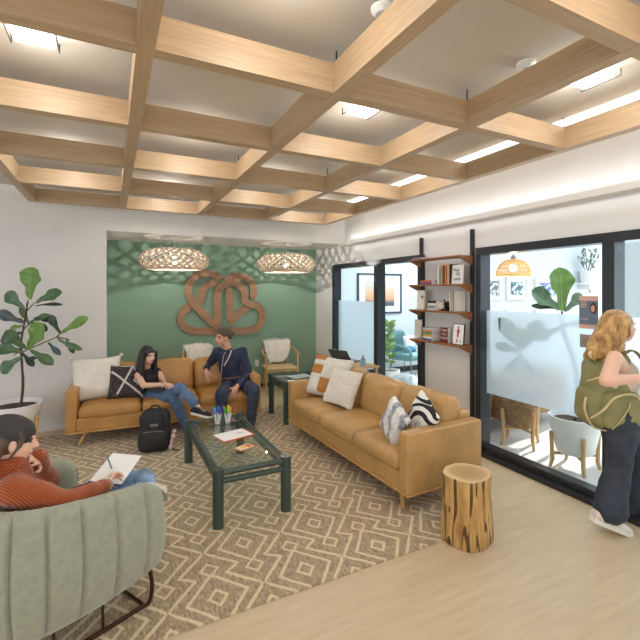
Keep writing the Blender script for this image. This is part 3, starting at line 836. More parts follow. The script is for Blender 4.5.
# second board
z = SH[1]+.0005
book('purple book lying flat at the bottom of the stack on the upper shelf', 3.27, 3.80, z, .026, .20, .15, (112, 74, 120), lie=True)
book('orange red book lying flat on top of the purple one', 3.275, 3.80, z+.0265, .022, .19, .14, (206, 96, 62), lie=True)
for px, th, h, c, lab, ln in ((437.0, .03, .20, (214, 222, 230), 'pale blue and white book standing left of the yellow one', 0.0), (440.6, .022, .215, (228, 178, 40), 'yellow book standing on the upper shelf', 0), (442.6, .02, .20, (70, 100, 140), 'blue book standing between the yellow and orange ones', 0), (444.6, .026, .21, (222, 128, 60), 'orange book standing on the upper shelf', 0), (447.0, .022, .22, (232, 196, 168), 'peach coloured book standing right of the orange one', -.0), (449.2, .014, .215, (54, 40, 38), 'thin dark brown book standing beside the white lettered one', 0)):
    book(lab, 3.30, by_px(px), z, th, h, .14, c, lean=ln)
b = book('white book facing out with black brush lettering on its cover', 3.30, by_px(456.5, 3.30), z, .02, .205, .148, (232, 230, 226), face=True, lean=rad(4))
ink = plain('black_ink', srgb(30, 30, 34), .6, var=.01)
RT = Matrix(((0, 0, -1, 0), (-1, 0, 0, 0), (0, 1, 0, 0), (0, 0, 0, 1)))
def onface(y, z, x=-.0012, lean=rad(4)): return Euler((0, lean, 0)).to_matrix().to_4x4() @ Matrix.Translation((x, y, z)) @ RT
text('Pray', .05, ink, 'cover_lettering', b, onface(.012, .150)); text('Oh', .045, ink, 'cover_lettering', b, onface(-.012, .105)); text('Latte', .05, ink, 'cover_lettering', b, onface(-.004, .055))
# third board
z = SH[2]+.0005
b = book('cream book facing out with a small purple dot at the left end of the shelf', 3.33, by_px(420, 3.33), z, .02, .23, .13, (232, 226, 208), face=True, lean=rad(4))
MB().lathe([(0, 0), (.018, 0), (.018, .001), (0, .001)], n=20).build('purple_dot', bcol((120, 60, 110)), b).matrix_local = onface(-.03, .15)
for k, (c, lab) in enumerate((((214, 208, 200), 'pale grey book at the bottom of the small stack'), ((150, 156, 160), 'mid grey book in the small stack'), ((238, 236, 230), 'white book in the small stack under the black one'), ((46, 50, 56), 'black book on top of the small stack'))):
    book(lab, 3.275+.004*k, by_px(431.5), z+.0005+k*.0275, .0265, .135, .12, c, lie=True)
j = thing('storage_jar', 'round cream jar with a dark lid ring lying beside the small book stack', 'jar', (3.36, by_px(443.8, 3.36), z+.052))
MB().lathe([(0, -.055), (.046, -.055), (.05, -.045), (.05, .045), (.046, .055), (0, .055)], M=Euler((PI/2, 0, 0)).to_matrix().to_4x4(), n=28).build('body', plain('cream_ceramic', srgb(220, 208, 190), .4), j)
MB().lathe([(.047, .056), (.052, .056), (.052, .068), (0, .068)], M=Euler((PI/2, 0, 0)).to_matrix().to_4x4(), n=28).build('lid', M['bronze'], j)
fg = thing('figurine', 'small brown branching ornament on the middle shelf', 'ornament', (3.32, 3.54, z))
MB().rbox((0, 0, .008), (.05, .09, .016), .004).build('base', M['bronze'], fg)
MB().tube(bez([(0, .02, .016), (.0, .03, .05), (0, 0, .09), (0, .01, .13)], 5), [.009]*15+[.005], 8).tube(bez([(0, .0, .03), (0, -.03, .055), (0, -.035, .08)], 5), .007, 8).build('branch', M['bronze'], fg)
for k, (px, c, lab) in enumerate(((464.0, (228, 222, 208), 'cream book leaning at the right end of the middle shelf'), (466.3, (206, 198, 180), 'beige book leaning against the post on the middle shelf'), (468.4, (236, 232, 224), 'off white book standing nearest the right post'))):
    book(lab, 3.30, 3.43-.033*k, z+.002, .02, .21+.005*k, .14, c, lean=(-.10, -.06, 0)[k])
# lowest board
z = SH[3]+.0005
book('plain cream book facing out at the left end of the lowest shelf', 3.40, by_px(417.5, 3.40), z, .018, .22, .12, (226, 220, 204), face=True, lean=rad(2))
for k, (c, lab) in enumerate((((70, 96, 150), 'blue book at the bottom of the bright stack'), ((236, 234, 230), 'white book second from the bottom of the bright stack'), ((222, 190, 60), 'yellow book in the bright stack'), ((90, 150, 110), 'green book in the bright stack'), ((226, 140, 60), 'orange book in the bright stack'), ((205, 214, 222), 'pale blue book on top of the bright stack'))):
    book(lab, 3.275+.003*(k % 3), by_px(427.5)+.004*(k % 2), z+.0005+k*.0245, .0235, .16-.006*(k % 3), .13, c, lie=True)
b = book('dark red box with white lettering standing on the lowest shelf', 3.31, by_px(444, 3.31), z, .05, .165, .115, (112, 34, 40), face=True, cat='box')
for k, tx in enumerate(('THESE', 'YOU', 'COULD')): text(tx, .034, bcol((236, 230, 224)), 'lettering', b, onface(0, .135-.042*k, lean=0))
b = thing('picture_frame', 'black framed print with a red figure standing on the lowest shelf', 'picture', (3.30, by_px(457.5, 3.30), z))
RL = Euler((0, rad(5), 0)).to_matrix().to_4x4()
MB().box(0, .016, -.082, .082, 0, .225, .002, M=RL).build('frame', M['black_metal'], b)
MB().box(-.001, .0, -.074, .074, .008, .217, M=RL).build('print_sheet', M['paper'], b, smooth=False)
redc = bcol((176, 30, 44))
MB().ell((-.002, 0, .185), (.001, .011, .013), 12, 8, M=RL).ell((-.002, 0, .14), (.001, .016, .034), 12, 8, M=RL).ell((-.002, .004, .10), (.001, .011, .024), 12, 8, M=RL).box(-.0025, -.0015, -.042, .042, .145, .149, M=RL).build('red_figure', redc, b)
MB().ell((-.002, .012, .045), (.001, .008, .024), 12, 8, M=RL).build('red_figure', redc, b)
MB().ell((-.002, -.04, .04), (.001, .008, .010), 12, 8, M=RL).build('green_seal', bcol((70, 110, 80)), b)
# wall wire box above shelf left

# ================================================================ offices behind the glass
OW = plain('office_wall', srgb(222, 230, 236), .85, var=.02, scale=2)
struct(box('wall_office_back', WX+.12, 7.5, GY, GY+.12, 0, 2.8, OW))
struct(box('baseboard_office', WX+.12, 7.3, GY-.014, GY, 0, .11, M['black_metal']))
struct(box('wall_office_partition', WX+.12, 7.3, 3.95, 4.07, 0, 2.8, OW))
struct(box('ceiling_office', WX+.12, 7.5, -2.0, GY, 2.8, 2.88, OW))
o = MB()
o.box(7.3, 7.42, -2, GY, 0, .25); o.box(7.3, 7.42, -2, GY, 2.45, 2.8)
for a in (-2, 1.35, 2.9, 3.95, 6.2): o.box(7.3, 7.42, a, a+.25, .25, 2.45)
struct(o.build('wall_outer', OW, smooth=False))
struct(box('wall_office_end', WX+.12, 7.5, -2.12, -2, 0, 2.8, OW))
o = MB()
for y_ in (-1.0, .2, 2.15, 2.55, 3.5, 5.2): o.box(7.34, 7.38, y_, y_+.05, .25, 2.45)
struct(o.build('window_3', M['dark_frame'], smooth=False))
# framed sunset print in the left office
def framed(name, label, c0, c1, Y0, fr, art, fw=.02, mat_w=.12, cat='picture', mat_c=None):
    """frame on a wall facing -y; c0,c1 opposite corners in pixels"""
    a = onY(c0[0], c0[1], Y0); b_ = onY(c1[0], c1[1], Y0); cx, cz = (a.x+b_.x)/2, (a.z+b_.z)/2; w_, h_ = abs(b_.x-a.x)/2, abs(a.z-b_.z)/2
    t = thing(name, label, cat, (cx, Y0, cz))
    f = MB()
    f.box(-w_, w_, -.03, 0, h_-fw, h_).box(-w_, w_, -.03, 0, -h_, -h_+fw).box(-w_, -w_+fw, -.03, 0, -h_+fw, h_-fw).box(w_-fw, w_, -.03, 0, -h_+fw, h_-fw)
    f.build('frame', fr, t, smooth=False)
    MB().box(-w_+fw, w_-fw, -.012, -.002, -h_+fw, h_-fw).build('mat_board', mat_c or M['paper'], t, smooth=False)
    iw, ih = w_*(1-mat_w*2), h_*(1-mat_w*2.2)
    MB().box(-iw, iw, -.015, -.0125, -ih, ih).build('print_sheet', art, t, smooth=False)
    return t
def sunset():
    m, nt, b = new_mat('sunset_print'); x = NX(nt); X, Y, Z = x.xyz()[:3]
    n = noise_node(nt, 14, 3, stretch=(.5, 1, 3)); f = x.m('ADD', x.m('ADD', x.m('MULTIPLY', Z, 1.7), .5), x.m('MULTIPLY', x.m('SUBTRACT', n.outputs['Fac'], .5), .12))
    r = ramp(nt, f, [(.0, srgb(70, 84, 100)), (.18, srgb(96, 100, 116)), (.3, srgb(214, 160, 128)), (.55, srgb(232, 186, 150)), (.8, srgb(210, 198, 196)), (1, srgb(200, 202, 206))])
    nt.links.new(r.outputs[0], b.inputs['Base Color']); b.inputs['Roughness'].default_value = .5; return m
navy = plain('navy_frame', srgb(52, 66, 84), .4)
framed('framed_picture', 'large dark framed sunset print on the office wall behind the left window', (357, 273), (401, 313), GY-.002, navy, sunset(), .035, .17)
def scribble(nm, c1, c2, sc):
    m, nt, b = new_mat(nm); n = noise_node(nt, sc, 3); r = ramp(nt, n.outputs['Fac'], [(.42, srgb(236, 240, 240)), (.5, c1), (.62, c2)])
    nt.links.new(r.outputs[0], b.inputs['Base Color']); b.inputs['Roughness'].default_value = .6; return m
wf = plain('white_frame', srgb(236, 236, 236), .5)
framed('framed_picture', 'white framed green botanical print right below the woven dome lamp', (505.5, 276.8), (526.5, 299.8), 3.948, wf, scribble('botanical_print', srgb(90, 130, 120), srgb(60, 100, 130), 22), .03, .20)
framed('framed_picture', 'white framed print partly hidden by the left window jamb behind the frosted pane', (486, 276.8), (499.5, 299.6), 3.948, wf, scribble('grey_print', srgb(120, 130, 140), srgb(90, 100, 110), 25), .03, .16)
framed('framed_picture', 'white framed blue print half covered by the big fiddle leaf', (534, 277.5), (559, 300.5), 3.948, wf, scribble('blue_print', srgb(110, 140, 200), srgb(90, 110, 180), 26), .03, .2)
framed('framed_picture', 'lower white framed print straight below the botanical one', (505, 309.5), (527.5, 333), 3.948, wf, scribble('lower_print', srgb(150, 150, 140), srgb(120, 140, 150), 22), .03, .2)
framed('framed_picture', 'lower white framed print under the blue one', (534, 309.5), (559, 333), 3.948, wf, scribble('lower_print_two', srgb(120, 150, 140), srgb(150, 140, 150), 22), .03, .2)
framed('framed_picture', 'lower white framed print at the left window jamb', (486, 309.5), (499.5, 333), 3.948, wf, scribble('lower_print_three', srgb(140, 140, 150), srgb(110, 110, 120), 22), .03, .2)
framed('canvas', 'plain beige canvas high on the office wall beside the poster', (589, 273.5), (612, 292.5), 3.948, plain('beige_canvas', srgb(214, 206, 190), .8), plain('beige_canvas_face', srgb(222, 215, 200), .8), .01, .02)
# woven dome lamp
t = thing('dome_lamp', 'amber woven dome lamp hanging behind the right window', 'pendant lamp', (4.22, 3.37, 1.885))
mb = MB(); Rr = .187; Hh = .185
def dome(a, v): # v 0 rim .. 1 top
    th = v*PI/2*.93; r = Rr*math.cos(th)**.8; return (r*math.cos(a), r*math.sin(a), Hh*math.sin(th))
for s in (-1, 1):
    for k in range(26): mb.tube([dome(2*PI*k/26+s*v/9*.9, v/9) for v in range(10)], .0042, 4)
for v in (0, .12, .3, .5, .7, .88): mb.tube([dome(2*PI*k/36, v) for k in range(36)], .0055 if v else .008, 5, closed=True)
mb.build('woven_shade', plain('amber_rattan', srgb(214, 168, 96), .6, var=.1, scale=30), t)
MB().lathe([(0, 0), (.03, 0), (.028, .05), (.01, .07), (0, .07)], (0, 0, .165)).build('cap', M['grey_tag'], t)
MB().tube([(0, 0, .23), (0, 0, .915)], .004, 6).build('cord', M['grey_tag'], t)
MB().ell((0, 0, .085), (.04, .04, .045)).build('bulb', emis('bulb_warm', (1, .88, .7), 14), t)
l = bpy.data.lights.new('dome_light', 'POINT'); l.energy = 3; l.color = (1, .85, .65); l.shadow_soft_size = .02
o = bpy.data.objects.new('dome_light', l); COL.objects.link(o); o.location = (4.22, 3.37, 1.915)
# poster and plate on the glass
t = thing('poster', 'peach and slate poster with a portrait taped to the glass', 'poster', (WX+.018, 2.078, 1.525))
peach = bcol((222, 178, 160)); slate = bcol((106, 122, 142))
MB().box(-.001, 0, -.076, .076, -.134, .134).build('sheet', peach, t, smooth=False)
MB().box(-.0018, -.001, -.076, .076, -.10, .095).build('slate_panel', slate, t, smooth=False)
Mp = lambda y, z: Matrix.Translation((-.0022, y, z)) @ RT
for k in range(3):
    MB().tube([(-.002, .062, .075-.018*k), (-.002, .04, .08-.018*k), (-.002, .015, .083-.018*k)], [.005, .005, .004], 5).build('lettering_line', peach, t)
text('connect', .022, peach, 'lettering', t, Mp(.035, -.055))
MB().ell((-.002, -.038, .035), (.0012, .028, .046), 18, 10).build('portrait_hair', bcol((62, 36, 34)), t)
MB().ell((-.0035, -.036, .032), (.001, .017, .029), 18, 10).build('portrait_face', bcol((222, 160, 140)), t)
t = thing('name_plate', 'small grey brown plate on the glass under the poster', 'sign', (WX+.018, 2.078, 1.288))
MB().box(-.003, 0, -.07, .07, -.054, .054, .001).build('plate', bcol((150, 138, 128)), t)
text('BE', .03, bcol((92, 84, 80)), 'lettering', t, Mp(-.01, -.002) @ Matrix.Translation((0, 0, .0015)))
# ---------------------------------------------------------------- plants
def leaf_mats(tag_, c, c2):
    a = plain('leaf_'+tag_, c, .38, var=.25, scale=18, bmp=.2, bscale=40); b = plain('midrib_'+tag_, c2, .45, var=.05); return [a, b]
LM = {'bright': leaf_mats('bright', srgb(100, 138, 56), srgb(160, 184, 104)), 'dark': leaf_mats('dark', srgb(42, 62, 46), srgb(90, 110, 84)), 'mid': leaf_mats('mid', srgb(78, 108, 74), srgb(126, 148, 110)), 'blue': leaf_mats('bluish', srgb(62, 76, 80), srgb(110, 124, 120)), 'pale': leaf_mats('pale', srgb(120, 158, 84), srgb(170, 196, 120))}
def leaf(parent, base, tip, w, tone, nrm, bend=.12, origin=(0, 0, 0), kind='fiddle', name='leaf', nu=20, nv=6):
    base, tip = Vector(base)-Vector(origin), Vector(tip)-Vector(origin); ax = tip-base; L = ax.length; ax.normalize()
    n = Vector(nrm); n = (n-ax*n.dot(ax)).normalized(); sd = ax.cross(n)
    vs = []; fs = []; mi = []; ph = random.random()*6
    for i in range(nu+1):
        t = i/nu
        if kind == 'fiddle': ww = 1.12*(t**.55)*((max(0, 1-t**5))**.55)*(.72+.30*math.exp(-((t-.72)/.24)**2)-.16*math.exp(-((t-.36)/.14)**2))
        else: ww = math.sin(PI*t**.8)**.9
        ww = max(ww, .03 if 0 < t < 1 else .0)
        for j in range(nv+1):
            v = -1+2*j/nv
            p = base+ax*(t*L)+n*(-bend*L*(t*t)*1.0+bend*L*.3*math.sin(PI*t))+sd*(v*ww*w/2)
            p += n*(abs(v)*w*.10*ww+math.sin(t*20+ph)*.045*w*abs(v)*ww)
            vs.append(p)
    for i in range(nu):
        for j in range(nv):
            a = i*(nv+1)+j; fs.append((a, a+1, a+nv+2, a+nv+1))
    # two sided thin blade
    k = len(vs); th = .0012
    vs2 = [v-n*th for v in vs]; fs2 = [(a+k, d+k, c+k, b+k) for a, b, c, d in fs]
    o = MB(); o.add(vs+vs2, fs+fs2)
    # midrib
    o.cm = 1; o.tube([vs[i*(nv+1)+nv//2]+n*.0015 for i in range(nu+1)], [max(.0012, w*.016*(1-i/nu)+.001) for i in range(nu+1)], 5)
    return o.build(name, LM[tone], parent, autos=180)
toC = Vector((-_fx, -_fy, .25))
def planter(t, o, R, z0, H, legr, mat=None, legh=None, leg_out=1.0):
    MB().lathe([(0, z0), (R*.62, z0), (R*.72, z0+.02), (R*.97, z0+H*.8), (R, z0+H), (R*.94, z0+H), (R*.9, z0+H-.05), (0, z0+H-.05)], n=40).build('pot', mat or M['white_cer'], t)
    MB().lathe([(0, z0+H-.045), (R*.88, z0+H-.047), (R*.88, z0+H-.049)], n=32).build('soil', M['soil'], t)
    for k in range(4):
        a = PI/4+PI/2*k+legr; rr = R*leg_out
        c, s_ = math.cos(a), math.sin(a)
        MB().tube([(rr*.98*c, rr*.98*s_, legh or z0+H*.55), (rr*.92*c, rr*.92*s_, z0*.5), (rr*1.02*c, rr*1.02*s_, 0)], [.018, .02, .015], 8).build('wooden_leg', M['oak'], t)
    MB().tube([(-rr*.9*math.cos(PI/4+legr), -rr*.9*math.sin(PI/4+legr), z0-.02), (rr*.9*math.cos(PI/4+legr), rr*.9*math.sin(PI/4+legr), z0-.02)], .014, 8).tube([(-rr*.9*math.cos(PI*.75+legr), -rr*.9*math.sin(PI*.75+legr), z0-.02), (rr*.9*math.cos(PI*.75+legr), rr*.9*math.sin(PI*.75+legr), z0-.02)], .014, 8).build('cross_brace', M['oak'], t)
# left fiddle leaf fig
PO = Vector((-.93, 5.50, RZ0))
t = thing('fiddle_leaf_fig', 'tall fiddle leaf fig in a white pot with wooden legs in the left corner', 'potted plant', PO)
planter(t, PO, .26, .17, .31, .25)
D0 = 4.55
def q(px, py, d=0): return atD(px, py, D0+d)
bark = plain('fig_bark', srgb(92, 66, 48), .8, var=.2, scale=30)
MB().tube(bez([q(21, 405)-PO, q(23, 385)-PO, q(22, 365)-PO, q(21, 345)-PO, q(24, 325)-PO, q(28, 300)-PO], 5), [.014]*8+[.012]*8+[.009]*9+[.006], 8).build('stem', bark, t)
for a, b_ in (((22, 352), (57, 337)), ((57, 337), (62, 331)), ((23, 330), (31, 322)), ((24, 322), (20, 318)), ((22, 345), (30, 350)), ((26, 312), (34, 303)), ((22, 350), (14, 355)), ((57, 337), (70, 340))):
    MB().tube([q(*a)-PO, q(*b_)-PO], [.007, .005], 6).build('branch', bark, t)
FL = [((30, 300), (32, 267), 29, 0, 'bright', .05), ((35, 303), (60, 291), 17, .05, 'mid', .1), ((25, 309), (5, 292), 16, .02, 'mid', .1), ((26, 323), (-4, 312), 13, -.05, 'blue', .1), ((34, 306), (61, 303), 5, 0, 'dark', .1), ((27, 324), (48, 314), 9, .05, 'mid', .1), ((60, 334), (87, 317), 13, 0, 'bright', .05), ((61, 334), (49, 315), 10, .03, 'dark', .1), ((57, 338), (78, 350), 8, 0, 'mid', .25), ((66, 338), (73, 353), 6, .03, 'dark', .2), ((28, 350), (42, 324), 25, -.08, 'bright', .05), ((27, 349), (5, 331), 21, -.1, 'mid', .08), ((24, 352), (-3, 347), 16, 0, 'mid', .1), ((22, 357), (-1, 372), 17, -.03, 'mid', .1), ((30, 350), (52, 363), 12, -.05, 'mid', .12), ((26, 358), (36, 358), 5, .05, 'dark', .1), ((48, 342), (59, 354), 7, 0, 'blue', .2), ((24, 332), (-2, 341), 12, .05, 'blue', .1), ((30, 322), (46, 330), 11, .0, 'blue', .12), ((24, 326), (8, 329), 9, .08, 'bright', .1), ((30, 326), (20, 306), 8, .06, 'mid', .1), ((33, 318), (52, 320), 7, .04, 'dark', .1), ((21, 352), (34, 366), 8, .06, 'dark', .1)]
for a, b_, wpx, dd, tone, bend in FL:
    leaf(t, q(*a, dd*.3), q(*b_, dd-.05), wpx*D0/418, tone, toC+Vector((random.uniform(-.4, .4), 0, random.uniform(-.2, .7))), bend, PO)
# big fig behind the right window
PO2 = Vector((3.99, 2.50, 0))
t = thing('fiddle_leaf_fig', 'fiddle leaf fig in a white pot on wooden legs behind the frosted pane', 'potted plant', PO2)
planter(t, PO2, .225, .15, .35, .12, leg_out=.95)
D0 = 4.05
MB().tube(bez([(0, 0, .45), (.02, -.01, .9), q(563, 330)-PO2, q(562, 312)-PO2], 6), [.016]*14+[.009]*5, 8).build('stem', bark, t)
for a, b_, wpx, dd, tone, bend in [((562, 312), (560, 267), 31, 0, 'bright', .03), ((560, 310), (533, 290), 24, -.05, 'mid', .05), ((564, 312), (583, 293), 14, .03, 'mid', .1), ((560, 309), (532, 305), 7, .04, 'dark', .1), ((562, 325), (598, 322), 14, .1, 'mid', .1), ((561, 328), (535, 338), 16, .08, 'mid', .1)]:
    leaf(t, q(*a), q(*b_, dd), wpx*D0/418, tone, toC+Vector((random.uniform(-.15, .15), 0, .1)), bend, PO2)
# second planter behind the film: woven basket on a wooden stand
PO3 = Vector((4.08, 3.17, 0))
t = thing('basket_planter', 'woven basket planter on a wooden stand seen under the frosted film', 'potted plant', PO3)
wick = plain('brown_wicker', srgb(150, 118, 84), .8, var=.45, scale=26, stretch=(1, 1, 2.5), bmp=.6, bscale=60)
planter(t, PO3, .20, .20, .36, .5, mat=wick, leg_out=1.12)
D0 = 4.45
MB().tube(bez([(0, 0, .5), (0, 0, .8), q(520, 360)-PO3, q(519, 345)-PO3], 5), .01, 8).build('stem', bark, t)
for a, b_, wpx, dd, tone in [((519, 350), (503, 320), 20, -.3, 'mid'), ((520, 350), (540, 322), 22, -.25, 'mid'), ((520, 352), (520, 326), 16, 0, 'pale'), ((519, 352), (498, 345), 12, -.2, 'dark'), ((521, 356), (534, 374), 11, -.3, 'dark'), ((519, 356), (505, 372), 10, .1, 'mid')]:
    leaf(t, q(*a), q(*b_, dd), wpx*D0/418, tone, toC, .1, PO3)
# branches in a white vase on a small wall shelf in the office
vp = onY(588, 283, 3.83)
t = thing('wall_ledge', 'small white ledge on the office wall carrying a vase of branches', 'shelf', (vp.x, 3.948, vp.z))
MB().box(-.2, .2, -.2, 0, -.02, 0, .003).build('board', wf, t); MB().box(-.02, .02, -.15, 0, -.10, -.02).build('bracket', wf, t)
t = thing('vase_plant', 'thin leafy branches in a white vase near the beige canvas', 'potted plant', (vp.x, 3.83, vp.z+.001))
MB().lathe([(0, 0), (.09, 0), (.11, .10), (.115, .18), (.105, .18), (.1, .1), (0, .06)], n=28).build('pot', M['white_cer'], t)
rr = random.Random(5)
for k in range(9):
    a = rr.uniform(-1.2, 1.2); top = Vector((math.sin(a)*.28, rr.uniform(-.06, .02), .30+.2*math.cos(a)))
    st = bez([(0, 0, .1), (top.x*.4, 0, top.z*.6), top], 5); MB().tube(st, .004, 5).build('branch', bark, t)
    for m_ in (5, 7, 9):
        b0 = st[min(m_, len(st)-1)]; leaf(t, b0, b0+Vector((rr.uniform(-.09, .09), -.01, rr.uniform(.0, .09))), .045, 'mid', (0, -1, .2), .1, kind='oval', nu=8, nv=4)
# plant in the left office
PO4 = Vector((4.45, 6.1, 0))
t = thing('leafy_plant', 'bright green leafy plant in a pot behind the left window', 'potted plant', PO4)
MB().lathe([(0, 0), (.13, 0), (.17, .3), (.16, .3), (.15, .26), (0, .26)], n=28).build('pot', M['white_cer'], t)
MB().lathe([(0, .262), (.148, .262)], n=24).build('soil', M['soil'], t)
D0 = 7.44; rr = random.Random(9)
sp = [q(390, 364)-PO4, q(388, 345)-PO4, q(389, 322)-PO4]; MB().tube(bez([Vector((0, 0, .25))]+sp, 5), .008, 6).build('stem', plain('green_stem', srgb(110, 130, 70), .6), t)
for k in range(20):
    y_ = 321+k*2.1; s_ = 1 if k % 2 else -1
    leaf(t, q(389, y_+2), q(389+s_*rr.uniform(4, 8), y_+rr.uniform(-4, 3), rr.uniform(-.2, .2)), .075, 'pale', (toC.x, toC.y, .5), .2, PO4, kind='oval', nu=8, nv=4)
# teal office chair
t = thing('teal_armchair', 'teal upholstered armchair at the back of the office', 'armchair', (5.25, 6.62, 0), rad(20))
teal = plain('teal_fabric', srgb(104, 146, 152), .8, var=.06, scale=20)
MB().rbox((0, 0, .42), (.56, .5, .12), .05, puff=(0, 0, .02)).build('seat', teal, t)
MB().rbox((0, .26, .66), (.50, .09, .44), .045, puff=(0, .02, .02)).build('backrest', teal, t)
for s_ in (-1, 1):
    MB().tube(bez([(s_*.26, .28, .80), (s_*.31, .1, .66), (s_*.32, -.2, .60), (s_*.30, -.27, .45)], 6), .028, 10).build('arm', teal, t)
    MB().cyl((s_*.22, -.2, .37), (s_*.27, -.26, 0), .012, .009).build('leg', M['grey_tag'], t); MB().cyl((s_*.22, .2, .37), (s_*.27, .26, 0), .012, .009).build('leg', M['grey_tag'], t)
pillow('cushion', 'white cushion with a blue lower half on the teal armchair', .36, .34, .12, TR((5.28, 6.60, .655), rx=rad(-14), rz=rad(20)), pat_mat('white_blue', lambda nt, x, X, Z: x.mix(x.m('LESS_THAN', Z, -.04), srgb(236, 238, 240), srgb(110, 160, 196))), seed=4)
MBp = MB().ell((0, 0, .21), (.24, .24, .21), 32, 20)
o = MBp.build('pouf', plain('white_pouf', srgb(214, 220, 228), .8, var=.12, scale=14)); o.location = (4.10, 5.25, 0); tag(o, 'round white patterned pouf on the office floor', 'pouf')
# woven bench and terracotta pot under the film
t = thing('woven_bench', 'long brown woven bench standing against the office partition', 'bench', (4.75, 3.66, 0))
MB().rbox((0, 0, .42), (1.25, .42, .52), .04, n=10, puff=(0, .01, .01)).build('woven_body', wick, t)
for sx in (-.55, .55):
    for sy in (-.16, .16): MB().cyl((sx, sy, .17), (sx, sy, 0), .022, .018).build('leg', M['oak'], t)
o = MB().lathe([(0, 0), (.12, 0), (.15, .42), (.16, .46), (.15, .46), (.14, .42), (0, .42)], n=32).build('terracotta_pot', plain('terracotta', srgb(140, 84, 60), .7, var=.1)); o.location = (3.93, 3.62, 0); tag(o, 'tall terracotta pot at the left end of the woven bench', 'pot')
# console with laptop and pen cup between sofa and left window
t = thing('console_table', 'narrow wooden console behind the sofa below the left window', 'table', (3.18, 5.32, 0))
MB().box(-.19, .19, -.45, .45, .625, .65, .004).build('tabletop', M['oak'], t)
for sx in (-.16, .16):
    for sy in (-.41, .41): MB().box(sx-.018, sx+.018, sy-.018, sy+.018, 0, .625).build('leg', M['oak'], t, smooth=False)
t = thing('laptop', 'open dark laptop seen edge on upon the narrow console', 'laptop', (3.16, 5.42, .651), rad(115))
MB().rbox((0, 0, .008), (.32, .22, .014), .004).build('keyboard_base', M['dark_frame'], t)
MB().rbox((0, 0, .11), (.34, .008, .24), .003, M=TR((0, .11, .012), rx=rad(-38))).build('screen', M['dark_frame'], t)
t = thing('pen_cup', 'pale blue pen cup on the narrow console beside the laptop', 'cup', (3.15, 4.955, .6505))
MB().lathe([(0, 0), (.036, 0), (.04, .10), (.036, .10), (.033, .01), (0, .01)], n=24).build('cup', plain('pale_blue_cup', srgb(140, 180, 200), .4), t)
for k, c in enumerate(((200, 60, 90), (60, 60, 140), (210, 110, 140))): MB().cyl((0.01*k-.01, 0, .014), (.02*k-.02, .012*k-.012, .15), .004).build('pen', bcol(c), t)
# ================================================================ sage barrel chair (near left)
F_ = Vector((.88, .47, 0)).normalized(); ang = math.atan2(F_.y, F_.x)
CC = Vector((-.305, 2.575, 0))
t = thing('barrel_armchair', 'sage green channel tufted barrel armchair with the woman in the orange sweater', 'armchair', CC+Vector((0, 0, RZ0)), ang)
# local: x forward, y left; near side is -y
def outline(s):
    """s in -1..1: from near arm end (-y) round the back to far arm end (+y)"""
    pts = [(.455, -.39), (.22, -.435), (-.02, -.44), (-.22, -.40), (-.36, -.27), (-.42, 0), (-.36, .27), (-.22, .40), (-.02, .44), (.15, .44), (.33, .40)]
    f = (s+1)/2*(len(pts)-1); i = min(int(f), len(pts)-2); u = f-i
    a, b, c, d = [Vector(pts[k]) for k in (max(i-1, 0), i, i+1, min(i+2, len(pts)-1))]
    return .5*((2*b)+(c-a)*u+(2*a-5*b+4*c-d)*u*u+(3*b-3*c+d-a)*u**3)
def shell():
    vs = []; fs = []; NS = 300
    prof_n = 22
    for i in range(NS+1):
        s = -1+2*i/NS; p = outline(s); dp = (outline(min(1, s+.01))-outline(max(-1, s-.01))).normalized(); nrm = Vector((dp.y, -dp.x))
        if nrm.dot(p-Vector((.05, 0))) < 0: nrm = -nrm
        zt = .655+.10*max(0, 1-abs(s)**2.2*1.15)**1.0 - .05*max(0, (abs(s)-.86)/.14)**2
        # rounded front end of the arm: shrink profile
        e = max(0, (abs(s)-.90)/.10); th = .115*math.sqrt(max(0.0, 1-e*e))+.002; zt2 = zt-.05*(1-math.sqrt(max(0, 1-e*e))); z0 = .165+.05*(1-math.sqrt(max(0, 1-e*e)))
        ch = abs(math.sin((s+1)*PI*7.5)); groove = .022*math.exp(-(ch/.20)**2)
        for j in range(prof_n+1):
            q = j/prof_n
            if q <= .45:      # outside going up
                z = z0+(zt2-.05-z0)*(q/.45); o = .035*math.sin(PI*min(1, (q/.45)*.95+.05))-.03*(1-q/.45)**2-groove
            elif q <= .62:    # over the top
                a = (q-.45)/.17*PI; z = zt2-.05+.05*math.sin(a); o = -th/2+th/2*math.cos(a)+.005-groove*(1-(q-.45)/.17)*math.cos(a/2)
            else:
                z = zt2-.05-(zt2-.05-z0)*((q-.62)/.38); o = -th
            if j == 0: o = -.06
            # front-end rounding pulls both faces to centre
            o = o-(.0575)*(1-math.sqrt(max(0.0, 1-e*e))) if q <= .5 else o-.0
            if q > .62: o = -th/2-.0575*1.0-(th/2-.0575)*1 if False else -(.0575+th/2)
            vs.append((p.x+nrm.x*o, p.y+nrm.y*o, z))
    m = prof_n+1
    for i in range(NS):
        for j in range(m):
            j2 = (j+1) % m; fs.append((i*m+j, i*m+j2, (i+1)*m+j2, (i+1)*m+j))
    fs.append(tuple(range(m))); fs.append(tuple(NS*m+k for k in range(m-1, -1, -1)))
    return vs, fs
vs, fs = shell()
mk('barrel_back', vs, fs, M['sage'], t, autos=70)
MB().rbox((.06, 0, .355), (.66, .64, .16), .05, n=8, puff=(.02, 0, .03)).build('seat_cushion', M['sage_in'], t)
MB().rbox((.02, 0, .22), (.70, .66, .11), .03).build('seat_base', M['sage'], t)
fr = MB(); r = .011
loop = [(.40, -.30, .012), (.42, 0, .012), (.40, .30, .012)]
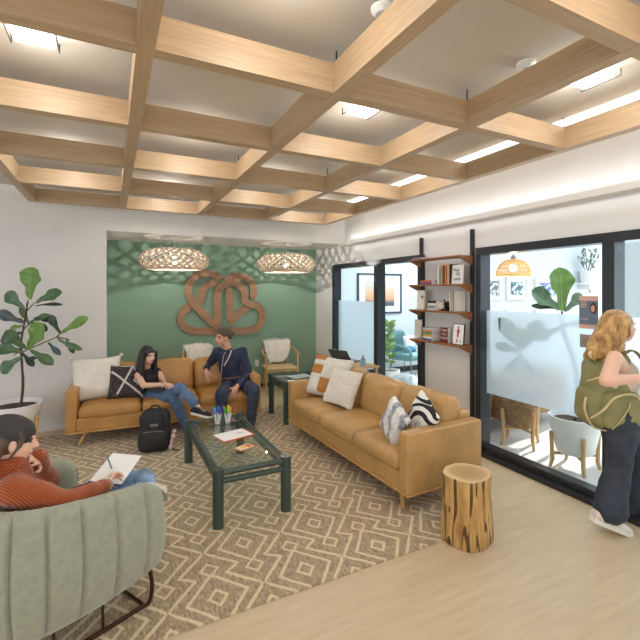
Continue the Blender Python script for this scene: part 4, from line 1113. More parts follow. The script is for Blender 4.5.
for s_ in (-1, 1):
    MB().tube(bez([(.36, s_*.37, .19), (.37, s_*.375, .10), (.355, s_*.37, .02), (.30, s_*.36, .012), (0, s_*.34, .012), (-.30, s_*.28, .012), (-.36, s_*.26, .03), (-.36, s_*.24, .18)], 6), r, 8).build('sled_leg', M['bronze'], t)
    for x_ in (.12, -.10): MB().cyl((x_, s_*.35, .012), (x_, s_*.34, .19), .007, n=8).build('strut', M['bronze'], t)
MB().tube([(.33, -.365, .012), (.33, .365, .012)], .009, 8).build('cross_bar', M['bronze'], t)

# ================================================================ people: continuous bodies by voxel-merging tapered volumes
class Flesh:
    def __init__(s): s.mb = MB()
    def cone(s, p0, p1, r0, r1, n=16, k=3):
        p0, p1 = Vector(p0), Vector(p1); d = p1-p0; L = d.length; d.normalize()
        pts = []; rs = []
        for i in range(k, 0, -1): a = PI/2*i/k*.97; pts.append(p0-d*r0*math.sin(a)); rs.append(r0*math.cos(a))
        pts.append(p0); rs.append(r0); pts.append(p1); rs.append(r1)
        for i in range(1, k+1): a = PI/2*i/k*.97; pts.append(p1+d*r1*math.sin(a)); rs.append(r1*math.cos(a))
        s.mb.tube(pts, rs, n); return s
    def chain(s, ps, rs, n=16):
        for i in range(len(ps)-1): s.cone(ps[i], ps[i+1], rs[i], rs[i+1], n)
        return s
    def ell(s, c, r, R=None): s.mb.ell(c, r, 20, 14, R=R); return s
    def build(s, name, mats, parent, vox=.006, smooth=4, fn=None, org=(0, 0, 0)):
        o = s.mb.build(name, mats if isinstance(mats, list) else [mats], None)
        o.data.transform(Matrix.Translation(-Vector(org)))
        m = o.modifiers.new('r', 'REMESH'); m.mode = 'VOXEL'; m.voxel_size = vox; m.use_smooth_shade = True
        m = o.modifiers.new('s', 'SMOOTH'); m.factor = .5; m.iterations = smooth
        me = bpy.data.meshes.new_from_object(o.evaluated_get(bpy.context.evaluated_depsgraph_get()))
        bpy.data.objects.remove(o)
        me.materials.clear()
        for q in (mats if isinstance(mats, list) else [mats]): me.materials.append(q)
        for p in me.polygons: p.material_index = 0; p.use_smooth = True
        if fn: fn(me)
        me.name = name
        o = bpy.data.objects.new(name, me); return link(o, parent)
def fold(me, amp, freq, seed=0, stretch=(1, 1, 1)):
    ns = [v.normal.copy() for v in me.vertices]
    for v, n in zip(me.vertices, ns):
        p = v.co; k = noise.noise(Vector((p.x*freq*stretch[0]+seed, p.y*freq*stretch[1], p.z*freq*stretch[2])))+.5*noise.noise(Vector((p.x*freq*2.3, p.y*freq*2.3+seed, p.z*freq*2.3)))
        v.co = p+n*k*amp
def basis(f, u):
    f = Vector(f).normalized(); l = Vector(u).cross(f).normalized(); u = f.cross(l).normalized()
    return Matrix((f, l, u)).transposed()   # columns: forward, left, up
def head(fl, c, R, s=1.0, female=True):
    """c centre of skull, R columns forward/left/up"""
    c = Vector(c); P = lambda f, l, u: c+R @ Vector((f*s, l*s, u*s))
    fl.ell(P(-.012, 0, .022), (.092*s, .073*s, .090*s), R)
    fl.ell(P(.028, 0, -.030), (.058*s, .056*s, .078*s), R)
    fl.ell(P(.045, 0, -.082), (.030*s, .030*s, .024*s), R)
    fl.cone(P(.083, 0, .012), P(.104, 0, -.022), .007*s, .0115*s, 10)
    for y in (-1, 1):
        fl.ell(P(.094, y*.010, -.026), (.008*s, .008*s, .006*s), R)
        fl.ell(P(-.005, y*.077, -.008), (.018*s, .008*s, .030*s), R)
        fl.ell(P(.052, y*.034, -.030), (.022*s, .022*s, .022*s), R)
        fl.ell(P(.070, y*.032, .028), (.014*s, .022*s, .008*s), R)
    fl.ell(P(.083, 0, -.050), (.012*s, .023*s, .006*s), R); fl.ell(P(.081, 0, -.060), (.012*s, .020*s, .007*s), R)
def face_paint(c, R, s, org, idx):
    c = Vector(c)-Vector(org); Ri = R.transposed()
    def fn(me):
        for p in me.polygons:
            q = (Ri @ (p.center-c))/s
            if q.x < .03 or abs(q.y) > .07: continue
            ex = abs(q.y)-.031; ez = q.z-.004
            if (ex/.0125)**2+(ez/.0052)**2 < 1: p.material_index = idx['eye']
            elif (ex/.017)**2+((ez-.020+abs(ex)*.25)/.0035)**2 < 1: p.material_index = idx['brow']
            elif (q.y/.024)**2+((q.z+.055)/.0085)**2 < 1 and q.x > .06: p.material_index = idx['lip']
    return fn
def hand(fl, w, d, pn, s=1.0, curl=.5, side=1, spread=.12):
    """w wrist, d direction of the palm, pn palm normal (curl goes this way), side: thumb side sign"""
    w = Vector(w); d = Vector(d).normalized(); pn = Vector(pn); pn = (pn-d*pn.dot(d)).normalized(); l = d.cross(pn).normalized()*side
    R = Matrix((d, l, pn)).transposed()
    fl.ell(w+d*.048*s, (.050*s, .040*s, .016*s), R)
    fl.cone(w, w+d*.03*s, .024*s, .026*s, 12)
    lens = (.070, .078, .072, .058)
    for k in range(4):
        y = (.030-.020*k)*s; b = w+d*(.085-.004*abs(k-1))*s+l*y; dd = (d+l*(1.2-k)*spread).normalized(); L = lens[k]*s; p = b; a = 0
        for seg in (.45, .32, .23):
            a += curl*.9; v = dd*math.cos(a)+pn*math.sin(a); q_ = p+v*L*seg; fl.cone(p, q_, .0088*s, .0080*s, 8); p = q_
    b = w+d*.028*s+l*.034*s; q1 = b+(d*.6+l*.65+pn*.35).normalized()*.038*s; q2 = q1+(d*.85+l*.1+pn*.5).normalized()*.030*s
    fl.cone(w+d*.02*s+l*.02*s, b, .014*s, .013*s, 10); fl.cone(b, q1, .0125*s, .0105*s, 8); fl.cone(q1, q2, .010*s, .0085*s, 8)
def skin(nm, c): 
    m = plain(nm, c, .5, var=.04, scale=20); m.node_tree.nodes['Principled BSDF'].inputs['Subsurface Weight'].default_value = .08; return m
M['sk1'] = skin('skin_light', srgb(226, 182, 158)); M['sk2'] = skin('skin_warm', srgb(214, 160, 134)); M['sk3'] = skin('skin_fair', srgb(232, 186, 160))
M['eye'] = plain('dark_eye', srgb(40, 30, 28), .3); M['brow'] = plain('brow', srgb(60, 42, 34), .8); M['lip'] = plain('lip', srgb(186, 96, 90), .45); M['brow2'] = plain('fair_brow', srgb(140, 100, 66), .8)
def denim(nm, c): return plain(nm, c, .85, var=.28, scale=9, bmp=.25, bscale=220)
M['denim_blue'] = denim('blue_denim', srgb(88, 112, 146)); M['denim_light'] = denim('light_denim', srgb(136, 164, 198)); M['denim_dark'] = denim('charcoal_denim', srgb(52, 58, 70)); M['denim_navy'] = denim('navy_denim', srgb(52, 60, 80))
M['blackhair'] = plain('black_hair', srgb(30, 26, 28), .38, var=.35, scale=30, stretch=(6, 6, .6), bmp=.5, bscale=90)
M['brownhair'] = plain('brown_hair', srgb(84, 66, 54), .5, var=.4, scale=30, bmp=.6, bscale=90)
def hairm(nm, c1, c2):
    m, nt, b = new_mat(nm); n = noise_node(nt, 9, 5, .7, stretch=(3, 3, .8)); r = ramp(nt, n.outputs['Fac'], [(.35, c1), (.65, c2)])
    nt.links.new(r.outputs[0], b.inputs['Base Color']); b.inputs['Roughness'].default_value = .45; n2 = noise_node(nt, 60, 3, .6, stretch=(3, 3, .5)); bump(nt, b, n2.outputs['Fac'], .35, .004); return m
M['blond'] = hairm('golden_hair', srgb(126, 86, 46), srgb(214, 172, 108))
def person(label, org): return thing('person', label, 'person', org)
A = atD
# ---------------------------------------------------------------- woman on the back sofa
D = 5.05; org = A(150, 398, 5.15); org.z = .44
P1 = person('seated woman with long black hair, black sleeveless top and blue jeans, legs crossed', org)
hc = A(148.2, 355.5, 5.02); R = basis((.56, -.78, -.04), (0, 0, 1))
neck = A(147, 368, 5.08); shR = A(137.2, 373.5, 4.98); shL = A(157.5, 371.5, 5.18); chest = A(149, 379, 5.10); waist = A(149.5, 390, 5.17); hipR = A(146, 398, 5.10); hipL = A(155, 396, 5.24)
elR = A(143.5, 385.5, 4.86); wrR = A(163, 384.5, 4.78); elL = A(163.5, 381, 5.12); wrL = A(165, 384.0, 4.84)
kn1 = A(181, 388.5, 4.72); an1 = A(197.5, 407, 4.62); kn2 = A(173, 396.5, 4.84); an2 = A(188.5, 431, 4.80)
b = Flesh(); head(b, hc, R, .93)
b.cone(neck, hc+R @ Vector((-.02, 0, -.06)), .045, .042)
b.chain([neck+Vector((0, 0, -.03)), chest, waist, (hipR+hipL)/2], [.05, .095, .088, .10])
b.cone(shR, chest, .042, .08); b.cone(shL, chest, .042, .08); b.cone(hipR, hipL, .085, .085)
b.chain([shR, elR, wrR], [.042, .034, .022]); b.chain([shL, elL, wrL], [.042, .032, .021])
b.chain([hipL, kn1, an1], [.08, .052, .033]); b.chain([hipR, kn2, an2], [.08, .052, .033])
hd = (A(170, 384, 4.75)-wrR).normalized()
hand(b, wrR, hd, (0, 0, -1), .92, .5, 1); hand(b, wrL, (A(170, 384.5, 4.74)-wrL), (0, 0, -1), .92, .6, -1)
b.build('body', [M['sk1'], M['eye'], M['brow'], M['lip']], P1, .0065, 3, face_paint(hc, R, .93, org, dict(eye=1, brow=2, lip=3)), org)
c = Flesh(); c.chain([A(148, 372, 5.08), chest, waist, (hipR+hipL)/2+Vector((0, 0, .02))], [.062, .108, .10, .108]); c.cone(shR, chest, .050, .09); c.cone(shL, chest, .05, .09)
c.build('sleeveless_top', plain('black_top', srgb(34, 30, 36), .8, var=.1), P1, .009, 3, lambda me: fold(me, .006, 12, 2), org)
c = Flesh(); c.cone(hipR, hipL, .10, .10); c.chain([hipL, kn1, A(194.5, 403.5, 4.63)], [.090, .062, .054]); c.chain([hipR, kn2, A(187, 427, 4.79)], [.090, .062, .054])
c.build('jeans', M['denim_blue'], P1, .009, 3, lambda me: fold(me, .010, 16, 5), org)
def strands(hc, R, s, mat, parent, org, length, seed=1, back=.0, name='hair', spread=1.0, vox=.007, front=(.6, -.6)):
    f = Flesh(); P = lambda a, l, u: Vector(hc)+R @ Vector((a*s, l*s, u*s))
    f.ell(P(-.022, 0, .034), (.098*s, .084*s, .092*s), R)
    rnd = random.Random(seed)
    for k in range(15):
        a = -1.9+3.8*k/14
        r0 = P(-.02-.072*math.cos(a), .078*math.sin(a), .02); r1 = P(-.03-.085*math.cos(a), .088*math.sin(a)*spread, -.09)
        e = r1+Vector((rnd.uniform(-.012, .012), rnd.uniform(-.012, .012), -length))
        e += R @ Vector((-.02-back, 0, 0)); e = e+(Vector(hc)-e)*.0
        f.chain([r0, r1, (r1*.5+e*.5)+Vector((rnd.uniform(-.01, .01), rnd.uniform(-.01, .01), 0)), e], [.026*s, .026*s, .025*s, .013*s], 8)
    return f
f = strands(hc, R, .97, M['blackhair'], P1, org, .20, 3)
f.cone(hc+R @ Vector((.035, .082, .03)), hc+R @ Vector((.03, .088, -.23)), .022, .02); f.cone(hc+R @ Vector((.02, -.084, .05)), hc+R @ Vector((.01, -.09, -.22)), .018, .02)
f.build('hair', M['blackhair'], P1, .007, 3, lambda me: fold(me, .004, 30, 1, (1, 1, .2)), org)
def sneaker(name, ankle, toe, upper, sole, parent, org, s=1.0, laces=True):
    ankle, toe = Vector(ankle)-Vector(org), Vector(toe)-Vector(org); d = (toe-ankle); d.normalize(); up = Vector((0, 0, 1)); up = (up-d*up.dot(d)).normalized(); l = up.cross(d)
    Rr = Matrix((d, l, up)).transposed(); T = Matrix.Translation(ankle) @ Rr.to_4x4()
    mb = MB(); n = 20; prof = []
    def foot(x): return (.036+.010*math.sin(PI*min(1, max(0, (x+.06)/.24))))*s
    secs = [(-.065, .030, .055), (-.04, .036, .085), (0, .038, .09), (.05, .040, .072), (.10, .045, .05), (.15, .044, .042), (.185, .032, .032), (.20, .014, .022)]
    vs = []; fs = []
    for (x, w, h) in secs:
        for k in range(n):
            a = 2*PI*k/n; vs.append((x*s, w*s*math.cos(a), (-.052+h/2+h/2*math.sin(a))*s))
    for i in range(len(secs)-1):
        for k in range(n): fs.append((i*n+k, i*n+(k+1) % n, (i+1)*n+(k+1) % n, (i+1)*n+k))
    fs.append(tuple(range(n))); fs.append(tuple((len(secs)-1)*n+k for k in range(n)))
    mb.add(vs, fs, T); o = mb.build(name, upper, parent)
    poly = [(-.07, 0), (-.06, -.032), (-.02, -.038), (.05, -.038), (.11, -.046), (.16, -.046), (.195, -.03), (.208, 0), (.195, .03), (.16, .046), (.11, .046), (.05, .038), (-.02, .038), (-.06, .032)]
    MB().prism([(p[0]*s, p[1]*s) for p in poly], 'z', -.066*s, -.040*s, M=T).build('sole', sole, o)
    if laces:
        lm = MB()
        for k in range(4): lm.tube([(.035*s+.022*k*s, -.022*s, (.022-.009*k)*s), (.045*s+.022*k*s, 0, (.034-.010*k)*s), (.035*s+.022*k*s, .022*s, (.022-.009*k)*s)], .003*s, 5, M=T)
        lm.build('laces', sole, o)
    return o
M['blk_canvas'] = plain('black_canvas', srgb(36, 34, 38), .8); M['sole'] = plain('white_rubber', srgb(230, 226, 218), .6); M['cream_leather'] = plain('cream_leather', srgb(228, 218, 206), .6)
an1 = A(197, 409, 4.61)
sneaker('sneaker', an1, A(213, 412.5, 4.55), M['blk_canvas'], M['sole'], P1, org, .95)
sneaker('sneaker', A(190, 434, 4.80), A(199, 437.5, 4.62), M['blk_canvas'], M['sole'], P1, org, .95)
# notebook on her lap
o = MB().rbox((0, 0, 0), (.23, .16, .012), .003).build('notebook', plain('dark_notebook', srgb(50, 50, 56), .6)); o.matrix_world = TR(A(158, 388.6, 4.92), rx=rad(4), rz=rad(-15)); tag(o, 'thin dark notebook on the lap of the seated black haired woman', 'notebook')

# ---------------------------------------------------------------- man on the back sofa
org = A(238, 390, 5.6); org.z = .44
P2 = person('seated man with tousled brown hair, navy shirt and dark jeans leaning to the left', org)
hc = A(223.5, 337.5, 5.50); R = basis((-.94, -.20, -.02), (0, .0, 1))
neck = A(227.5, 347.5, 5.55); shR = A(217.5, 352.5, 5.50); shL = A(242.5, 352, 5.55); chest = A(229.5, 362, 5.57); waist = A(231.5, 374, 5.60); hipR = A(230, 386, 5.58); hipL = A(243, 385.5, 5.62)
elR = A(208.0, 365, 5.62); wrR = A(206.2, 371, 5.45); elL = A(248.5, 374, 5.50); wrL = A(236.5, 387, 5.18)
knR = A(221.5, 394, 5.02); anR = A(223, 424, 5.08); knL = A(254, 390.5, 5.06); anL = A(251.5, 421, 5.12)
b = Flesh(); head(b, hc, R, 1.06)
b.cone(neck+Vector((0, 0, -.02)), hc+R @ Vector((-.02, 0, -.06)), .058, .055)
b.chain([neck+Vector((0, 0, -.05)), chest, waist, (hipR+hipL)/2], [.06, .12, .115, .12]); b.cone(shR, chest, .055, .10); b.cone(shL, chest, .055, .10); b.cone(hipR, hipL, .10, .10)
b.chain([shR, elR, wrR], [.052, .042, .028]); b.chain([shL, elL, wrL], [.052, .042, .028])
b.chain([hipL, knL, anL], [.095, .062, .04]); b.chain([hipR, knR, anR], [.095, .062, .04])
hand(b, wrR, A(206.5, 380, 5.40)-wrR, (-.3, .2, -.6) if False else (.6, .2, 0), 1.05, .25, 1); hand(b, wrL, A(231.5, 398, 5.10)-wrL, (-.2, .8, -.2), 1.05, .3, -1)
b.build('body', [M['sk2'], M['eye'], M['brow'], M['lip']], P2, .0068, 3, face_paint(hc, R, 1.06, org, dict(eye=1, brow=2, lip=3)), org)
c = Flesh(); c.chain([neck+Vector((0, 0, -.05)), chest, waist, (hipR+hipL)/2+Vector((0, 0, .05))], [.072, .147, .142, .136]); c.cone(shR, chest, .066, .128); c.cone(shL, chest, .066, .128)
c.chain([shR, elR, A(206.6, 368.5, 5.50)], [.064, .054, .045]); c.chain([shL, elL, A(239, 384.5, 5.24)], [.064, .055, .044])
c.build('navy_shirt', plain('navy_cotton', srgb(40, 48, 74), .8, var=.12, scale=14), P2, .009, 2, lambda me: fold(me, .013, 9, 7), org)
c = Flesh(); c.cone(hipR, hipL, .115, .115); c.chain([hipL, knL, anL], [.112, .077, .052]); c.chain([hipR, knR, anR], [.112, .077, .052])
c.build('dark_jeans', M['denim_navy'], P2, .009, 3, lambda me: fold(me, .009, 14, 9), org)
# open collar, lanyard, belt
MB().tube([p-org for p in bez([A(226.0, 352, 5.42), A(223.5, 356, 5.40), A(222.0, 366, 5.38), A(220.5, 378, 5.35), A(219.5, 386, 5.33)], 4)], .010, 6, flat=.3).build('striped_lanyard', plain('grey_lanyard', srgb(176, 172, 166), .7, var=.5, scale=60), P2)
MB().tube([p-org for p in bez([A(231.5, 350, 5.46), A(229, 357, 5.41), A(224, 366, 5.40)], 4)], .008, 6, flat=.4).build('collar_edge', plain('collar_skin_tone', srgb(206, 186, 168), .7), P2)
MB().tube([p-org for p in bez([A(222.5, 379, 5.42), A(228, 378.5, 5.38), A(236, 377.5, 5.40), A(243, 376, 5.46)], 4)], .020, 8, flat=.35).build('belt', plain('tan_belt', srgb(150, 104, 70), .5), P2)
f = Flesh(); P = lambda a, l, u: hc+R @ Vector((a, l, u)); rnd = random.Random(4)
f.ell(P(-.028, 0, .044), (.104, .090, .094), R)
for k in range(70):
    a = rnd.uniform(-PI, PI); e = rnd.uniform(.1, 1.0); x_ = -.02+.088*math.cos(a)*math.sqrt(1-e*e*.8); y_ = .078*math.sin(a)*math.sqrt(1-e*e*.8); z_ = .03+.085*e
    if x_ > .05 and z_ < .07: continue
    f.cone(P(x_*.8, y_*.85, z_*.85), P(x_*1.12+rnd.uniform(-.03, .035), y_*1.12+rnd.uniform(-.03, .03), z_*1.06+rnd.uniform(-.02, .03)), .016, .006, 6)
for k in range(5): f.cone(P(.05, -.04+.02*k, .09), P(.088, -.045+.022*k, .058), .013, .006, 6)
f.build('hair', M['brownhair'], P2, .0055, 1, None, org)
sneaker('shoe', A(224, 427, 5.08), A(220, 434, 4.95), M['blk_canvas'], M['blk_canvas'], P2, org, 1.05)
sneaker('shoe', A(251.5, 424, 5.12), A(250, 431, 4.98), M['blk_canvas'], M['blk_canvas'], P2, org, 1.05)

# ---------------------------------------------------------------- woman in the barrel chair
org = CC+Vector((0, 0, .40))
P3 = person('woman in an orange knit sweater and grey cap drawing on a clipboard', org)
hc = A(13, 441, 1.98); R = basis((.955, .22, -.20), (.14, .06, 1))
neck = A(6, 461, 1.98); shR = A(14, 490, 1.87); shL = A(27, 474, 2.18); chest = A(10, 494, 2.06); waist = A(6, 530, 2.12); hipR = A(14, 545, 2.06); hipL = A(24, 530, 2.26)
elR = A(66, 503, 1.99); wrR = A(105, 485.5, 2.20); elL = A(50, 481, 2.34); wrL = A(38, 463, 2.20)
knR = A(136, 497, 2.34); knL = A(143, 480, 2.58); anR = A(152, 560, 2.5); anL = A(148, 488, 2.44)
b = Flesh(); head(b, hc, R, .98)
b.cone(neck+Vector((0, 0, -.02)), hc+R @ Vector((-.025, 0, -.05)), .05, .048)
b.chain([neck, chest, waist, (hipR+hipL)/2], [.05, .105, .10, .11]); b.cone(shR, chest, .045, .09); b.cone(shL, chest, .045, .09); b.cone(hipR, hipL, .09, .09)
b.chain([shR, elR, wrR], [.046, .038, .024]); b.chain([shL, elL, wrL], [.046, .036, .024])
b.chain([hipR, knR, A(140, 550, 2.45)], [.09, .058, .038]); b.chain([hipL, knL, anL], [.09, .056, .034])
hand(b, wrR, A(114, 470, 2.38)-wrR, (.5, -.2, -.5), 1.1, .7, 1); hand(b, wrL, A(33, 452, 2.06)-wrL, (-.5, -.6, .1), .95, .5, 1)
b.build('body', [M['sk3'], M['eye'], M['brow'], M['lip']], P3, .0055, 3, face_paint(hc, R, .98, org, dict(eye=1, brow=2, lip=3)), org)
def knit():
    m, nt, b = new_mat('orange_rib_knit'); w_ = nt.nodes.new('ShaderNodeTexWave'); w_.inputs['Scale'].default_value = 38; w_.inputs['Distortion'].default_value = 1.2; w_.inputs['Detail'].default_value = 1; w_.bands_direction = 'DIAGONAL'
    tc = nt.nodes.new('ShaderNodeTexCoord'); nt.links.new(tc.outputs['Object'], w_.inputs['Vector'])
    r = ramp(nt, w_.outputs['Fac'], [(.2, srgb(132, 58, 20)), (.7, srgb(180, 86, 34))]); nt.links.new(r.outputs[0], b.inputs['Base Color']); b.inputs['Roughness'].default_value = .9; b.inputs['Sheen Weight'].default_value = .3
    bump(nt, b, w_.outputs['Fac'], .6, .004); return m
M['knit'] = knit()
c = Flesh(); c.chain([neck+Vector((0, 0, -.03)), chest, waist, (hipR+hipL)/2+Vector((0, 0, .05))], [.085, .128, .125, .13]); c.cone(shR, chest, .070, .115); c.cone(shL, chest, .068, .115)
c.chain([shR, elR, A(102, 487, 2.18)], [.072, .054, .043]); c.chain([shL, elL, A(36, 457, 2.16)], [.066, .052, .042])
c.build('orange_sweater', M['knit'], P3, .007, 3, lambda me: fold(me, .008, 10, 3), org)
mb = MB()
for k in range(3): mb.tube([neck-org+Vector((.075*math.cos(a)+.005, .075*math.sin(a), -.014+.018*k)) for a in [2*PI*q_/24 for q_ in range(24)]], .013, 8, closed=True)
mb.build('turtleneck', M['knit'], P3)
c = Flesh(); c.cone(hipR, hipL, .105, .105); c.chain([hipR, knR, A(140, 545, 2.44)], [.104, .072, .055]); c.chain([hipL, knL, A(147.5, 487.5, 2.45)], [.104, .070, .050])
c.build('jeans', M['denim_light'], P3, .008, 3, lambda me: fold(me, .008, 16, 5), org)
f = Flesh(); P = lambda a, l, u: hc+R @ Vector((a, l, u))
f.ell(P(-.035, 0, .020), (.092, .080, .088), R)
for k in range(9):
    a = -1.3+2.6*k/8; f.chain([P(-.03-.075*math.cos(a), .076*math.sin(a), .0), P(-.045-.08*math.cos(a), .08*math.sin(a), -.08), P(-.07-.07*math.cos(a), .075*math.sin(a), -.16)], [.024, .024, .014], 8)
f.chain([P(.012, -.080, .05), P(.020, -.080, -.01), P(-.01, -.078, -.065)], [.010, .008, .006], 8); f.chain([P(.035, -.072, .045), P(.030, -.078, 0), P(.005, -.08, -.05)], [.006, .004, .003], 8)
f.build('hair', M['brownhair'], P3, .0055, 2, lambda me: fold(me, .003, 30, 1), org)
f = Flesh(); Rc = R @ Matrix.Rotation(rad(12), 3, 'Y')
f.ell(P(-.016, 0, .046), (.104, .086, .076), Rc); 
f.build('grey_cap', plain('charcoal_cap', srgb(58, 56, 58), .8, var=.1, scale=30, bmp=.2), P3, .006, 4, lambda me: fold(me, .003, 9, 1), org)
mb = MB(); rnd = random.Random(2)
w0 = A(106.5, 484, 2.21)-org; d0 = (A(114, 470, 2.40)-wrR).normalized(); u0 = d0.orthogonal().normalized(); v0 = d0.cross(u0)
for k in range(16):
    a = 2*PI*k/16; mb.ell(w0+(u0*math.cos(a)+v0*math.sin(a))*.030, (.0065,)*3, 8, 6)
mb.build('bead_bracelet', plain('cream_beads', srgb(226, 220, 200), .4), P3)
sneaker('sneaker', A(150.5, 486.5, 2.44), A(160, 484.5, 2.52), M['sole'], M['sole'], P3, org, .72)
# clipboard with paper, pencil
c4 = [A(88.5, 481.5, 2.235), A(121.5, 485.0, 2.30), A(142.5, 455.5, 2.60), A(112.5, 452.8, 2.50)]
cen = sum(c4, Vector())/4; t = thing('clipboard', 'white paper on a blue edged clipboard held by the woman in orange', 'clipboard', cen)
nn = (c4[1]-c4[0]).cross(c4[3]-c4[0]).normalized()
if nn.z < 0: nn = -nn
def slab(k, z0, z1): 
    a = [(p-cen)*k+nn*z0 for p in c4]; b_ = [(p-cen)*k+nn*z1 for p in c4]
    return MB().add(a+b_, [(0, 1, 2, 3), (7, 6, 5, 4), (0, 4, 5, 1), (1, 5, 6, 2), (2, 6, 7, 3), (3, 7, 4, 0)])
slab(1.0, -.006, 0).build('board', plain('blue_board', srgb(80, 104, 170), .5), t, smooth=False); slab(.97, .0005, .002).build('paper', M['paper'], t, smooth=False)
pa, pb = A(107.5, 457, 2.34), A(112.5, 471, 2.39)
t = thing('pencil', 'grey blue pencil in the hand of the woman in orange', 'pencil', pb)
MB().cyl(pa-pb, (pa-pb)*.1, .004, n=8).build('shaft', plain('pencil_blue', srgb(120, 130, 150), .4), t); MB().cyl((pa-pb)*.1, (0, 0, 0), .004, .0008, 8).build('tip', M['oak'], t)
# dark pouch beside her
o = MB().rbox((0, 0, 0), (.15, .10, .06), .028, puff=(0, 0, .01), nz=.01).build('pouch', M['black_fab']); o.matrix_world = TR(A(81, 487, 2.42)+Vector((0, 0, -.035)), rz=rad(20)); tag(o, 'small black pouch between the clipboard and the woman in orange', 'pouch')
o = MB().rbox((0, 0, 0), (.12, .03, .05), .012).build('blue_case', plain('blue_case', srgb(80, 132, 176), .5)); o.matrix_world = TR(A(85, 483, 2.52)+Vector((0, 0, -.03)), rz=rad(20)); tag(o, 'blue case behind the small black pouch on the barrel chair', 'case')

# ---------------------------------------------------------------- standing woman with the green backpack
D = 3.0; org = A(617, 525, 3.0); org.z = 0
fw = Vector((_fy, -_fx, 0)); aw = Vector((_fx, _fy, 0))     # to the right of the picture / away from the camera
P4 = person('standing woman with wavy golden hair, green backpack and dark flared jeans walking right', org)
hc = A(621, 327, 3.02); R = basis(fw+aw*.05, (0, 0, 1))
neck = A(617, 352, 3.02); shN = A(615, 358, 2.83); shF = A(622, 358, 3.19); chest = A(620, 374, 3.02); waist = A(618, 402, 3.02); hipN = A(620, 424, 2.95); hipF = A(624, 424, 3.09)
elN = A(606, 381, 2.70); wrN = A(642, 378, 2.72); elF = A(618, 390, 3.22); wrF = A(650, 382, 3.12)
knN = A(618, 466, 2.93); anN = A(608, 506, 2.93); knF = A(640, 462, 3.12); anF = A(632, 502, 3.16)
b = Flesh(); head(b, hc, R, 1.0)
b.cone(neck+Vector((0, 0, -.02)), hc+R @ Vector((-.02, 0, -.06)), .05, .048)
b.chain([neck+Vector((0, 0, -.05)), chest, waist, (hipN+hipF)/2], [.055, .105, .092, .115]); b.cone(shN, chest, .048, .085); b.cone(shF, chest, .048, .085); b.cone(hipN, hipF, .10, .10)
b.chain([shN, elN, wrN], [.050, .042, .025]); b.chain([shF, elF, wrF], [.047, .038, .025])
b.chain([hipN, knN, anN], [.098, .060, .038]); b.chain([hipF, knF, anF], [.098, .060, .038])
hand(b, wrN, fw+Vector((0, 0, .1)), aw, .95, .5, 1); hand(b, wrF, fw, -aw, .95, .5, -1)
b.build('body', [M['sk3'], M['eye'], M['brow2'], M['lip']], P4, .0062, 3, face_paint(hc, R, 1.0, org, dict(eye=1, brow=2, lip=3)), org)
c = Flesh(); c.chain([neck+Vector((0, 0, -.11)), chest, waist, (hipN+hipF)/2+Vector((0, 0, .06))], [.075, .117, .103, .118]); c.cone(shN+Vector((0, 0, -.03))+aw*.04, chest, .035, .09); c.cone(shF+Vector((0, 0, -.03))-aw*.04, chest, .035, .09)
c.build('beige_tank_top', plain('beige_rib', srgb(214, 190, 172), .8, var=.05), P4, .008, 3, lambda me: fold(me, .004, 14), org)
c = Flesh(); c.cone(hipN, hipF, .118, .118); c.cone(hipN+Vector((0, 0, .08)), hipF+Vector((0, 0, .08)), .108, .108); c.chain([hipN, knN, A(612, 495, 2.93), A(610.5, 508, 2.93)], [.116, .080, .098, .112]); c.chain([hipF, knF, A(634, 494, 3.15), A(634, 506, 3.16)], [.112, .078, .095, .105])
c.build('flared_jeans', M['denim_dark'], P4, .009, 3, lambda me: fold(me, .013, 9, 8, (1, 1, .5)), org)
sneaker('sneaker', A(604, 514, 2.93), A(629, 524, 2.93), M['cream_leather'], M['sole'], P4, org, 1.12)
sneaker('sneaker', A(628, 510, 3.16), A(652, 516, 3.2), M['cream_leather'], M['sole'], P4, org, 1.12)
# wavy hair
f = Flesh(); P = lambda a, l, u: hc+R @ Vector((a, l, u)); rnd = random.Random(8)
f.ell(P(-.036, 0, .036), (.106, .090, .094), R); f.ell(P(-.045, 0, -.02), (.085, .088, .08), R)
for k in range(22):
    a = -1.5+3.0*k/21; ca, sa = math.cos(a), math.sin(a)
    pts = [P(-.03-.075*ca, .08*sa, .06), P(-.035-.098*ca, .098*sa, -.02)]
    n_ = 9; ph = rnd.uniform(0, 6)
    for q_ in range(1, n_+1):
        u = q_/n_
        pts.append(P(-.04-.10*ca-.10*u*(.6+.4*ca)+.016*math.sin(u*11+ph), .10*sa*(1-.25*u)+.012*math.cos(u*11+ph), -.02-.205*u*(.85+.15*ca)))
    f.chain(pts, [.03, .03]+[.027]*(n_-2)+[.018, .009], 8)
f.build('wavy_hair', M['blond'], P4, .006, 1, lambda me: fold(me, .004, 16, 4, (1, 1, .5)), org)

# green backpack, top-level (worn)
bc = A(609, 387, 3.05)
t = thing('backpack', 'olive green rucksack with cream piping on the back of the standing woman', 'backpack', bc, math.atan2(fw.y, fw.x))
